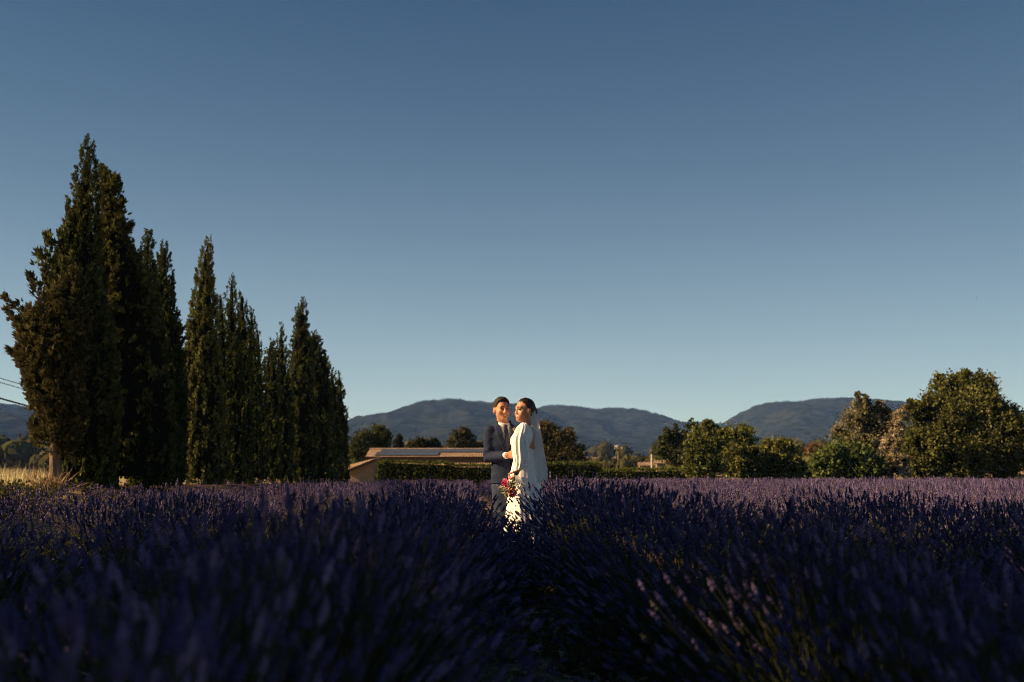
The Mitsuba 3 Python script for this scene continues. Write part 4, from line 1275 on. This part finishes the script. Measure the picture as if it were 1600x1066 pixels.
def make_groom():
    k = 'person'
    tag(k, 'man in a navy suit and tie smiling, one arm bent round the bride', 'person')
    fg = np.array([0.34, -0.94])
    tor = Frame(V(-0.055, 0.02, 0), fg)
    hd = Frame(V(-0.106, -0.025, 1.706), (0.40, -0.92), -0.03)
    shR, elR, wrR = V(-0.222, -0.04, 1.482), V(-0.236, -0.045, 1.225), V(-0.050, -0.235, 1.240)
    shL, elL, wrL = V(0.10, 0.08, 1.480), V(0.200, 0.12, 1.235), V(0.235, 0.00, 1.215)
    handR = hand_parts(wrR, unit(np.array([0.78, -0.36, 0.02])), (0.35, 0.85, -0.15), (0.1, 0, 1), (0.25, 0.45, 0.35))
    handL = hand_parts(wrL, unit(np.array([0.05, -0.95, 0.05])), (-0.9, 0, 0), (0, 0, 1), (0.2, 0.3, 0.25))
    hipR, knR, anR = V(-0.120, 0.0, 0.93), V(-0.108, -0.02, 0.50), V(-0.120, 0.02, 0.09)
    hipL, knL, anL = V(0.020, 0.05, 0.93), V(0.025, 0.03, 0.50), V(0.030, 0.06, 0.09)
    Z = np.array([0.93, 1.00, 1.10, 1.20, 1.35, 1.45, 1.50, 1.545, 1.575])
    W = np.array([0.160, 0.160, 0.152, 0.150, 0.178, 0.182, 0.160, 0.100, 0.055])
    D = np.array([0.118, 0.118, 0.112, 0.110, 0.125, 0.115, 0.098, 0.075, 0.055])

    def lean(p):
        q = tor.loc(p)
        t = np.clip((p[:, 2] - 1.0) / 0.55, 0, 1)
        q[:, 0] += 0.022 * t
        return q

    def body(p):
        q = lean(p)
        d = loft(p[:, 2], q[:, 0], q[:, 1], Z, W, D, -0.02)
        d = smin(d, cap(p, V(-0.088, 0.015, 1.52), V(-0.104, -0.005, 1.64), 0.056, 0.052), 0.03)
        d = smin(d, head_sdf(hd.loc(p)), 0.02)
        for s, e, w in ((shR, elR, wrR), (shL, elL, wrL)):
            d = smin(d, chain(p, [s, e, w], [0.045, 0.037, 0.026]), 0.02)
        for a, b, c in ((hipR, knR, anR), (hipL, knL, anL)):
            d = smin(d, chain(p, [a, b, c], [0.072, 0.050, 0.034]), 0.03)
        for w, hp in ((wrR, handR), (wrL, handL)):
            d = near(d, p, w - 0.16, w + 0.16, lambda pp, dd, hp=hp: smin(dd, hand_sdf(pp, hp), 0.008))
        return d

    body_part(k + '__body', body, V(-0.36, -0.45, 0.02), V(0.36, 0.32, 1.86), 'skin_mat', 0.0055)

    def hair(p):
        q = hd.loc(p)
        d = ell(q, (0, -0.016, 0.032), (0.079, 0.099, 0.096))
        top = np.clip((q[:, 2] - 0.03) / 0.06, 0, 1)
        d -= 0.012 * top * np.clip((q[:, 1] + 0.02) / 0.08, 0, 1) + 0.011 * (meshkit.fbm(q * [75, 28, 45], 3, 4) - 0.38)
        line = np.interp(q[:, 1], [-0.11, -0.05, 0.0, 0.035, 0.050, 0.085, 0.12], [-0.085, -0.055, -0.012, 0.000, 0.066, 0.084, 0.090])
        d += 0.011 * (1 - sstep(0.0, 0.030, q[:, 2] - line)) * sstep(-0.03, 0.03, q[:, 1])
        return np.maximum(d, (line + 0.012 * (meshkit.fbm(q * 60, 2, 9) - 0.5) - q[:, 2]) * 0.8)

    body_part(k + '__hair', hair, hd.c - 0.16, hd.c + 0.17, 'hair_mat', 0.004, label='short dark brown hair brushed up')
    eyes_mouth(k, hd, 'hair_mat')

    def half(z):
        return np.clip((z - 1.225) * 0.195, 0, 0.064)

    def jacket(p):
        q = lean(p)
        z = p[:, 2]
        fold = 0.012 * (meshkit.fbm(p * [14, 14, 24], 3, 8) - 0.5)
        d0 = loft(np.maximum(z, 0.931), q[:, 0], q[:, 1], Z, W, D, 0.0)
        d = d0
        for s, e, w in ((shR, elR, wrR), (shL, elL, wrL)):
            e2 = e + (w - e) * 0.90
            arm = chain(p, [s, e, e2], [0.064, 0.053, 0.041], 0.015)
            wr = 0.010 * np.sin(np.linalg.norm(p - e, axis=1) * 95 + 6 * meshkit.noise(p * 22)) * np.clip(1 - np.linalg.norm(p - e, axis=1) / 0.17, 0, 1)
            d = smin(d, np.maximum(arm + wr * 0.9, (p - e2) @ unit(w - e)), 0.018)
        hw = half(z)
        vee = np.maximum(np.maximum(np.abs(q[:, 0] + 0.016) - hw, 1.225 - z), 0.02 - q[:, 1])
        d = np.maximum(d, -vee)
        lap = np.maximum(np.abs(np.abs(q[:, 0] + 0.016) - hw - 0.028 * np.clip((z - 1.2) / 0.2, 0, 1)) - 0.028 * np.clip((z - 1.2) / 0.16, 0.1, 1), np.maximum(1.23 - z, z - 1.555))
        d = np.minimum(d, np.maximum(np.maximum(np.maximum(d0 - 0.009, lap), 0.03 - q[:, 1]), -vee))
        nk = np.linalg.norm((p - V(-0.090, 0.02, 0))[:, :2], axis=1)
        coll = np.maximum(np.abs(nk - 0.073) - 0.008, np.abs(z - 1.570) - 0.022)
        d = smin(d, np.maximum(coll, q[:, 1] - 0.02), 0.01)
        # closing line and hem
        d = np.maximum(d, -np.maximum(np.maximum(np.abs(q[:, 0] - 0.012 + 0.10 * np.clip(1.12 - z, 0, 1)) - 0.003, z - 1.225), 0.09 - q[:, 1]))
        return np.maximum(d + fold, 0.965 + 0.02 * q[:, 1] - z)

    body_part(k + '__jacket', jacket, V(-0.36, -0.32, 0.93), V(0.36, 0.26, 1.62), 'jacket_mat', 0.0055, label='navy suit jacket, sunlit on the bent sleeve')

    def waistcoat(p):
        q = lean(p)
        d = loft(p[:, 2], q[:, 0], q[:, 1], Z, W, D, -0.012)
        hw = np.clip((p[:, 2] - 1.36) * 0.26, 0, 0.05)
        d = np.maximum(d, -np.maximum(np.maximum(np.abs(q[:, 0] + 0.016) - hw, 1.36 - p[:, 2]), -q[:, 1]))
        return np.maximum(np.maximum(d, p[:, 2] - 1.535), 1.18 - p[:, 2])

    body_part(k + '__waistcoat', waistcoat, V(-0.30, -0.22, 1.15), V(0.22, 0.22, 1.56), 'waistcoat_mat', 0.006)

    def shirt(p):
        q = lean(p)
        d = loft(p[:, 2], q[:, 0], q[:, 1], Z, W, D, -0.0165)
        d = np.maximum(d, 1.28 - p[:, 2])
        nk = np.linalg.norm((p - V(-0.090, 0.010, 0))[:, :2], axis=1)
        d = np.minimum(d, np.maximum(np.abs(nk - 0.060) - 0.006, np.abs(p[:, 2] - 1.566 + 0.24 * (q[:, 1] + 0.02)) - 0.020))
        w0 = elR + (wrR - elR) * 0.84
        return np.minimum(d, np.maximum(cap(p, w0, wrR, 0.0335), np.abs((p - wrR) @ unit(wrR - elR) + 0.016) - 0.016))

    body_part(k + '__shirt', shirt, V(-0.30, -0.32, 1.18), V(0.22, 0.22, 1.62), 'shirt_mat', 0.005, label='white shirt with the cuff showing')

    def tie(p):
        q = lean(p)
        z = p[:, 2]
        d = np.abs(loft(z, q[:, 0], q[:, 1], Z, W, D, -0.008)) - 0.006
        hw = np.interp(z, [1.22, 1.50, 1.53], [0.036, 0.020, 0.014])
        d = np.maximum(d, np.maximum(np.abs(q[:, 0] + 0.016) - hw, np.maximum(1.22 - z, -q[:, 1])))
        return smin(np.maximum(d, z - 1.535), ell(p, tor.w(-0.038, 0.078, 1.533), (0.020, 0.017, 0.020)), 0.006)

    body_part(k + '__tie', tie, V(-0.2, -0.22, 1.18), V(0.15, 0.06, 1.60), 'tie_mat', 0.004)

    def trousers(p):
        q = tor.loc(p)
        d = ell(p, V(-0.050, 0.025, 0.945), (0.148, 0.118, 0.13))
        for a, b, c in ((hipR, knR, anR), (hipL, knL, anL)):
            d = smin(d, chain(p, [a, b, c], [0.086, 0.070, 0.058], 0.02), 0.02)
        d += 0.012 * (meshkit.fbm(p * [9, 9, 15], 3, 21) - 0.5)
        return np.maximum(np.maximum(d, 0.075 - p[:, 2]), p[:, 2] - 1.05)

    body_part(k + '__trousers', trousers, V(-0.30, -0.22, 0.05), V(0.20, 0.26, 1.10), 'trouser_mat', 0.007)
    for i, an in enumerate((anR, anL)):
        fx = np.array([fg[0], fg[1], 0])

        def shoe(p, an=an):
            return np.maximum(smin(cap(p, an + [0, 0, -0.045] - fx * 0.05, an + fx * 0.13 + [0, 0, -0.052], 0.042, 0.036), cap(p, an, an + [0, 0, 0.02], 0.04), 0.03), 0.0 - p[:, 2])
        body_part(k + '__shoe' + ('' if i == 0 else '_001'), shoe, an - 0.22, an + [0.22, 0.22, 0.12], 'shoe_mat', 0.008)


def make_bride():
    k = 'person_001'
    tag(k, 'woman in a white long sleeved dress and veil, laughing with her back half turned', 'person')
    fb = np.array([-0.95, 0.30])
    tor = Frame(V(0.128, -0.20, 0), fb)
    hd = Frame(V(0.122, -0.20, 1.683), (-0.82, -0.57), 0.03)
    shL, elL, wrL = V(0.105, -0.335, 1.475), V(0.100, -0.385, 1.255), V(0.062, -0.405, 1.095)
    shR, elR, wrR = V(0.190, -0.070, 1.475), V(0.215, 0.055, 1.265), V(0.160, 0.190, 1.215)
    handL = hand_parts(wrL, unit(np.array([-0.42, -0.10, -0.9])), (-0.75, 0.40, 0.30), (-0.9, -0.3, 0.1), (0.75, 1.05, 0.75), 0.93)
    handR = hand_parts(wrR, unit(np.array([-0.9, 0.2, 0])), (0, -0.9, 0), (0, 0, 1), (0.2, 0.3, 0.2), 0.93)
    Z = np.array([0.90, 1.00, 1.10, 1.20, 1.28, 1.36, 1.42, 1.47, 1.51, 1.545])
    W = np.array([0.165, 0.170, 0.155, 0.128, 0.116, 0.135, 0.148, 0.148, 0.115, 0.060])
    D = np.array([0.135, 0.135, 0.118, 0.098, 0.096, 0.108, 0.112, 0.096, 0.078, 0.052])

    def body(p):
        q = tor.loc(p)
        d = loft(p[:, 2], q[:, 0], q[:, 1], Z, W, D, -0.008)
        d = smin(d, cap(p, V(0.142, -0.20, 1.50), V(0.130, -0.20, 1.62), 0.046, 0.044), 0.03)
        d = smin(d, head_sdf(hd.loc(p), True), 0.018)
        for s, e, w in ((shL, elL, wrL), (shR, elR, wrR)):
            d = smin(d, chain(p, [s, e, w], [0.038, 0.030, 0.021]), 0.02)
        for s in (1, -1):
            a = tor.w(s * 0.08, 0, 0.90)
            b = tor.w(s * 0.07, 0.02, 0.48)
            c = tor.w(s * 0.065, 0.0, 0.09)
            d = smin(d, chain(p, [a, b, c, c + [fb[0] * 0.13, fb[1] * 0.13, -0.055]], [0.075, 0.048, 0.030, 0.028]), 0.03)
        for w, hp in ((wrL, handL), (wrR, handR)):
            d = near(d, p, w - 0.15, w + 0.15, lambda pp, dd, hp=hp: smin(dd, hand_sdf(pp, hp), 0.007))
        return d

    body_part(k + '__body', body, V(-0.15, -0.58, 0.0), V(0.42, 0.34, 1.82), 'skin_mat', 0.0055)

    def hair(p):
        q = hd.loc(p)
        d = ell(q, (0, -0.018, 0.032), (0.081, 0.100, 0.094))
        line = np.interp(q[:, 1], [-0.12, -0.06, -0.01, 0.02, 0.045, 0.080, 0.12], [-0.100, -0.080, -0.020, 0.010, 0.058, 0.078, 0.090])
        d += 0.009 * (1 - sstep(0.0, 0.030, q[:, 2] - line)) * sstep(-0.03, 0.03, q[:, 1]) + 0.003 * np.sin(q[:, 0] * 260 + 3 * q[:, 1] * 40) * (np.abs(q[:, 0]) < 0.07)
        d = np.maximum(d, (line - q[:, 2]) * 0.8)
        bun = ell(q, (0, -0.112, 0.000), (0.046, 0.040, 0.046))
        return smin(d, bun, 0.02) - 0.004 * (meshkit.fbm(q * [60, 60, 24], 2, 6) - 0.4)

    body_part(k + '__hair', hair, hd.c - 0.19, hd.c + 0.17, 'dark_hair_mat', 0.004, label='dark hair pinned up in a low bun')
    eyes_mouth(k, hd, 'dark_hair_mat', True)
    put(k + '__earring', mikit.ply(lump(hd.w(0.083, -0.004, -0.052), [.007, .007, .013], 1, 2, 0.1), 'teeth_mat', smooth=True), 'pearl drop earring')

    # the dress: bodice with an open back, and a long skirt
    def bodice(p):
        q = tor.loc(p)
        z = p[:, 2]
        d = loft(z, q[:, 0], q[:, 1], Z, W, D, 0.004)
        d = smin(d, ell(np.abs(q) * [1, 0, 0] + q * [0, 1, 1], (0.062, 0.082, 1.375), (0.058, 0.050, 0.062)), 0.03)
        hole = np.interp(z, [1.285, 1.31, 1.36, 1.44, 1.52, 1.56], [0.0, 0.088, 0.084, 0.060, 0.030, 0.022])
        d = np.maximum(d, -np.maximum(np.maximum(np.abs(q[:, 0]) - hole, 1.285 - z), q[:, 1] + 0.01))
        d = np.maximum(d, -np.maximum(np.linalg.norm((p - V(0.138, -0.20, 0))[:, :2], axis=1) - 0.066, 1.515 - z))
        return np.maximum(d, 1.20 - z)

    body_part(k + '__bodice', bodice, V(-0.05, -0.42, 1.17), V(0.32, 0.02, 1.56), 'dress_mat', 0.005)

    def skirt_mesh():
        zs = np.concatenate([np.linspace(1.295, 1.0, 24), np.linspace(0.985, 0.03, 46)])
        a = np.linspace(0, 2 * np.pi, 181)[:-1]
        A, Zg = np.meshgrid(a, zs, indexing='ij')
        d_ = np.interp(Zg, [0.03, 0.3, 0.7, 1.0, 1.12, 1.22, 1.295], [0.300, 0.245, 0.186, 0.152, 0.126, 0.104, 0.099])
        w_ = np.interp(Zg, [0.03, 0.3, 0.7, 1.0, 1.12, 1.22, 1.295], [0.330, 0.280, 0.220, 0.180, 0.160, 0.130, 0.120])
        fall = np.clip((1.24 - Zg) / 0.9, 0, 1)
        fold = 1 + fall * (0.055 * np.sin(9 * A + 1.6 * np.sin(2 * A + 1) + 0.9 * Zg) + 0.016 * np.sin(23 * A + 1.7 * Zg) + 0.20 * (meshkit.fbm(np.stack([np.cos(A) * 2.2, np.sin(A) * 2.2, Zg * 1.3], -1), 3, 4) - 0.5))
        cb = np.interp(Zg, [0.03, 0.4, 1.0, 1.3], [-0.030, -0.010, 0.006, 0.0])
        la, fo = w_ * fold * np.sin(A), d_ * fold * np.cos(A) + cb
        x = tor.c[0] + la * tor.l[0] + fo * tor.f[0]
        y = tor.c[1] + la * tor.l[1] + fo * tor.f[1]
        v = np.stack([x, y, Zg], -1).reshape(-1, 3)
        n1, n2 = Zg.shape
        f = np.vstack([grid_faces(n1, n2), grid_faces(2, n2) + 0])
        f = grid_faces(n1, n2)
        i = np.arange(n2 - 1)
        la_ = (n1 - 1) * n2
        f = np.vstack([f, np.stack([la_ + i, i, i + 1], 1), np.stack([la_ + i, i + 1, la_ + i + 1], 1)])
        return v, f

    put(k + '__skirt', mikit.ply(skirt_mesh(), 'dress_mat', smooth=True), 'long white skirt falling in folds')
    sash = tube([tor.w(0.1215 * math.sin(t), 0.1005 * math.cos(t), 1.292) for t in np.linspace(0, 2 * np.pi, 60)], 0.0055, 6)
    put(k + '__waist_seam', mikit.ply(sash, 'dress_mat', smooth=True))

    def sleeve_mesh(pts, rad, seed):
        """A wide gathered sleeve: a bellied tube with lengthwise folds, drawn in at the cuff."""
        from scipy.interpolate import CubicSpline
        t = np.linspace(0, 1, len(pts))
        tt = np.linspace(0, 1, 60)
        P, Rr = CubicSpline(t, np.array(pts))(tt), np.interp(tt, t, rad)
        tan = unit(np.gradient(P, axis=0))
        x = unit(np.cross(tan, [0.2, 0.3, 0.05]))
        y = np.cross(tan, x)
        a = np.linspace(0, 2 * np.pi, 97)[:-1]
        g = np.clip(np.minimum(tt / 0.12, (1.0 - tt) / 0.06), 0, 1)[:, None]
        nz = meshkit.fbm(np.stack([np.cos(a)[None] * 2 + 0 * tt[:, None], np.sin(a)[None] * 2 + 0 * tt[:, None], 2.5 * tt[:, None] + 0 * a[None]], -1), 3, seed)
        m = 1 + (0.12 * np.sin(7 * a[None] + 3 * nz) + 0.07 * np.sin(13 * a[None] + 2 * tt[:, None]) + 0.5 * (nz - 0.5)) * (0.25 + 0.75 * g)
        v = P[:, None] + (Rr[:, None] * m)[..., None] * (np.cos(a)[None, :, None] * x[:, None] + np.sin(a)[None, :, None] * y[:, None])
        n2 = len(a)
        f = []
        for i in range(len(tt) - 1):
            j = np.arange(n2)
            q = (j + 1) % n2
            f += [np.stack([i * n2 + j, i * n2 + q, (i + 1) * n2 + q], 1), np.stack([i * n2 + j, (i + 1) * n2 + q, (i + 1) * n2 + j], 1)]
        return v.reshape(-1, 3), np.vstack(f)

    pl = [shL + [0.012, 0.045, 0.035], shL + [-0.010, -0.01, -0.02], V(0.076, -0.37, 1.36), V(0.082, -0.385, 1.25), V(0.080, -0.400, 1.175), V(0.070, -0.408, 1.125), V(0.0635, -0.407, 1.105)]
    put(k + '__sleeve', mikit.ply(sleeve_mesh(pl, [0.052, 0.062, 0.067, 0.069, 0.062, 0.042, 0.027], 3), 'dress_mat', smooth=True), 'wide gathered white sleeve in the sun')
    put(k + '__cuff', mikit.ply(tube([V(0.064, -0.407, 1.112), V(0.0615, -0.405, 1.088)], [0.0275, 0.0262], 20, cap=False), 'dress_mat', smooth=True))
    pr_ = [shR + [-0.012, -0.045, 0.035], shR + [0.01, 0.0, -0.02], shR * .5 + elR * .5, elR, elR * .5 + wrR * .5, elR * .2 + wrR * .8, wrR]
    put(k + '__sleeve_001', mikit.ply(sleeve_mesh(pr_, [0.050, 0.058, 0.062, 0.062, 0.058, 0.04, 0.026], 9), 'dress_mat', smooth=True))

    # veil: gathered tulle hanging from the bun down the back
    t = np.linspace(0, 1, 90)
    w = np.linspace(-1, 1, 61)
    Tg, Wg = np.meshgrid(t, w, indexing='ij')
    cx = np.interp(t, [0, .06, .2, .45, .7, .88, 1.0], [0.196, 0.222, 0.232, 0.256, 0.282, 0.298, 0.290])
    cz = np.interp(t, [0, .06, .2, .45, .7, .88, 1.0], [1.700, 1.690, 1.590, 1.400, 1.200, 1.050, 0.985])
    cy = np.interp(t, [0, .2, 1.0], [-0.150, -0.170, -0.190])
    hw = np.interp(t, [0, .1, .4, .8, 1], [0.030, 0.055, 0.085, 0.115, 0.100])
    pl_ = np.interp(t, [0, .15, .5, .9, 1], [0.008, 0.016, 0.022, 0.028, 0.020])
    ph = 9.0 * Wg + 2.4 * meshkit.noise(np.stack([Wg * 2 + 3, Tg * 1.2, 0 * Wg], -1)) + 0.7 * Tg
    X = cx[:, None] + hw[:, None] * Wg * tor.l[0] * 0.9 + pl_[:, None] * np.sin(ph) + 0.010 * np.sin(2.3 * ph + 1)
    Y = YC + cy[:, None] + hw[:, None] * Wg * tor.l[1] + 0.4 * pl_[:, None] * np.cos(ph)
    Zv = cz[:, None] - 0.016 * (Wg ** 2) * (Tg > .8) * (Tg - .8) * 5 + 0 * Wg
    put(k + '__veil', mikit.ply((np.stack([X, Y, Zv], -1).reshape(-1, 3), grid_faces(90, 61)), 'veil_mat', smooth=True), 'long gathered white veil hanging from the bun')


make_groom()
make_bride()


# ---------------------------------------------------------------- bouquet, buttonhole, birds
scene['petal_mat'] = {'type': 'principledthin', 'base_color': VC, 'roughness': 0.5, 'diff_trans': 0.4, 'eta': 1.3}


def rose(c, axis, R, col, seed):
    """A full rose of overlapping cupped petals."""
    r = rs(seed)
    a = Acc()
    ax = frames(np.array([axis], float), np.zeros(1))[0]
    for ring, (n, op, ln) in enumerate(((3, 0.18, 0.75), (5, 0.50, 0.95), (6, 0.90, 1.0), (7, 1.30, 1.0))):
        for i in range(n):
            t = 2 * np.pi * (i + 0.5 * ring) / n + r.normal(0, .12)
            u_, v_ = np.meshgrid(np.linspace(-1, 1, 5), np.linspace(0, 1, 5), indexing='ij')
            wd = R * 0.55 * np.sin(np.pi * (0.12 + 0.76 * v_)) * u_
            lean_ = op * (0.4 + 0.75 * v_)
            out = R * ln * v_ * np.sin(lean_) + R * 0.10 * ring / 3 - 0.25 * R * u_ ** 2 * 0.5
            up = R * ln * v_ * np.cos(lean_)
            x = out * math.cos(t) - wd * math.sin(t)
            y = out * math.sin(t) + wd * math.cos(t)
            q = np.stack([x, y, up], -1).reshape(-1, 3) @ ax.T + c
            a.add(q, grid_faces(5, 5), np.clip(np.array(col) * np.exp(r.normal(0, .15)) * (0.85 + 0.1 * ring), 0, .8))
    return a


def make_bouquet():
    k = 'bouquet'
    tag(k, 'bouquet of pink and dark red flowers with pale leaves and white ribbons', 'bouquet')
    r = rs(77)
    grip, cen = V(0.036, -0.435, 1.040), V(-0.020, -0.455, 0.905)
    ax = unit(cen - grip)
    st = Acc()
    for i in range(12):
        o = r.normal(0, 1, 3) * 0.008
        o2 = r.normal(0, 1, 3) * 0.028
        v, f = tube([grip - ax * 0.055 + o * 1.6, grip + o * .6, grip + ax * 0.06 + o, cen + o2], 0.0035, 6)
        st.add(v, f, tint(r, 1, (0.06, 0.085, 0.03), .3, .2)[0])
    put(k + '__stems', st.shape('paint_mat', smooth=True), kind='stuff')
    cam = unit(np.array([-0.35, -0.85, 0.05]))
    flowers = [(V(-0.068, -0.490, 0.972), 0.042, (0.72, 0.040, 0.200)), (V(-0.012, -0.505, 0.885), 0.046, (0.52, 0.028, 0.070)), (V(-0.045, -0.500, 0.915), 0.020, (0.60, 0.22, 0.24)),
               (V(-0.030, -0.500, 0.955), 0.018, (0.70, 0.52, 0.40)), (V(0.020, -0.490, 0.930), 0.018, (0.66, 0.55, 0.42)), (V(-0.075, -0.480, 0.925), 0.017, (0.70, 0.56, 0.42)),
               (V(-0.045, -0.470, 0.865), 0.018, (0.55, 0.14, 0.18)), (V(0.030, -0.480, 0.875), 0.016, (0.60, 0.42, 0.34)), (V(-0.08, -0.47, 1.0), 0.014, (0.70, 0.58, 0.42))]
    labs = ['bright magenta rose', 'dark red rose']
    for i, (c, R, col) in enumerate(flowers):
        put(k + '__flower' + ('' if i == 0 else f'_{i:03d}'), rose(c - cam * R * .6, cam + r.normal(0, .15, 3), R, col, 80 + i).shape('petal_mat', smooth=True), labs[i] if i < 2 else None)
    lf = Acc()
    n = 230
    d = unit(r.normal(size=(n, 3)) * [1, .7, 1] + ax * 0.5)
    pos = cen + [-0.005, -0.012, 0.015] + d * 0.068 * r.random((n, 1)) ** .5
    R_ = frames(d + r.normal(0, .3, (n, 3)), r.random(n) * 6.28)[:, :, [0, 2, 1]]
    pale = r.random((n, 1)) < 0.6
    col = np.where(pale, tint(r, n, (0.55, 0.52, 0.36), .3, .3), tint(r, n, (0.075, 0.105, 0.04), .4, .2))
    lf.scatter(LEAF_V, LEAF_F, pos, R_, np.stack([0.03 + 0 * pale[:, 0], 0.026 + 0.024 * r.random(n), 0.03 + 0 * pale[:, 0]], -1), col)
    put(k + '__leaves', lf.shape('petal_mat'), kind='stuff')
    for i, (dx, dz, wv) in enumerate(((0.075, -0.155, 0.0), (0.105, -0.105, 1.4), (0.050, -0.190, 2.6))):
        t = np.linspace(0, 1, 26)
        c = grip[None] + np.stack([dx * t ** 0.7 + 0.012 * np.sin(6 * t + wv), -0.012 - 0.02 * t + 0.01 * np.cos(7 * t + wv), dz * t], -1)
        wdt = np.stack([0.016 * np.cos(3 * t + wv), 0.006 * np.sin(3 * t + wv), 0.004 + 0 * t], -1)
        v = np.concatenate([c - wdt, c + wdt])
        j = np.arange(25)
        f = np.vstack([np.stack([j, j + 26, j + 27], 1), np.stack([j, j + 27, j + 1], 1)])
        put(k + '__ribbon' + ('' if i == 0 else f'_{i:03d}'), mikit.ply((v, f), 'sheer_mat', smooth=True))
    b = 'buttonhole'
    tag(b, 'small pale flower pinned on the lapel of the navy jacket', 'flower')
    c = V(0.020, -0.115, 1.500)
    put(b + '__flower', rose(c, (0.3, -0.9, 0.2), 0.016, (0.62, 0.55, 0.42), 91).shape('petal_mat', smooth=True))
    a = Acc()
    n = 16
    d = unit(r.normal(size=(n, 3)) + [0, -.6, .3])
    a.scatter(LEAF_V, LEAF_F, c + d * 0.008, frames(d, r.random(n) * 6)[:, :, [0, 2, 1]], np.stack([.014 + 0 * d[:, 0], .034 + 0 * d[:, 0], .014 + 0 * d[:, 0]], -1), tint(r, n, (0.09, 0.12, 0.05), .3, .3))
    put(b + '__leaves', a.shape('petal_mat'), kind='stuff')


make_bouquet()
scene['bird_mat'] = diffuse(rgb(0.02, 0.018, 0.018))


def make_bird(k, u, v, Y, span, label):
    tag(k, label, 'bird', 'birds in the air')
    c = at(u, v, Y)
    m = trimesh.creation.icosphere(subdivisions=2)
    put(k + '__body', mikit.ply((np.array(m.vertices) * [span * .20, span * .11, span * .075] * 1.0 + c, np.array(m.faces)), 'bird_mat', smooth=True))
    t, w = span * .5, span * .16
    for i, s in enumerate((1, -1)):
        P_ = c + np.array([[-w, 0, 0], [w, 0, .02], [w * .3, s * t * .55, t * .28], [-w * 1.1, s * t * .55, t * .24], [-w * .9, s * t, t * .12]])
        P2 = np.vstack([P_, P_ + [0, 0, 0.012]])
        f = [[0, 1, 2], [0, 2, 3], [3, 2, 4]]
        f = f + [[a + 5, c_ + 5, b + 5] for a, b, c_ in f]
        put(k + '__wing' + ('' if i == 0 else '_001'), mikit.ply((P2, np.array(f)), 'bird_mat'))
    q = np.array([c + [span * .16, 0, 0], c + [span * .38, span * .07, 0], c + [span * .38, -span * .07, 0], c + [span * .16, 0, .015]])
    put(k + '__tail', mikit.ply((q, np.array([[0, 1, 2], [3, 2, 1], [0, 3, 1], [0, 2, 3]])), 'bird_mat'))


make_bird('bird', 1287.5, 671.5, 58, 0.20, 'small dark bird flying before the right hand hill')
make_bird('bird_001', 1526.5, 466, 70, 0.14, 'tiny dark bird high in the sky over the oak')
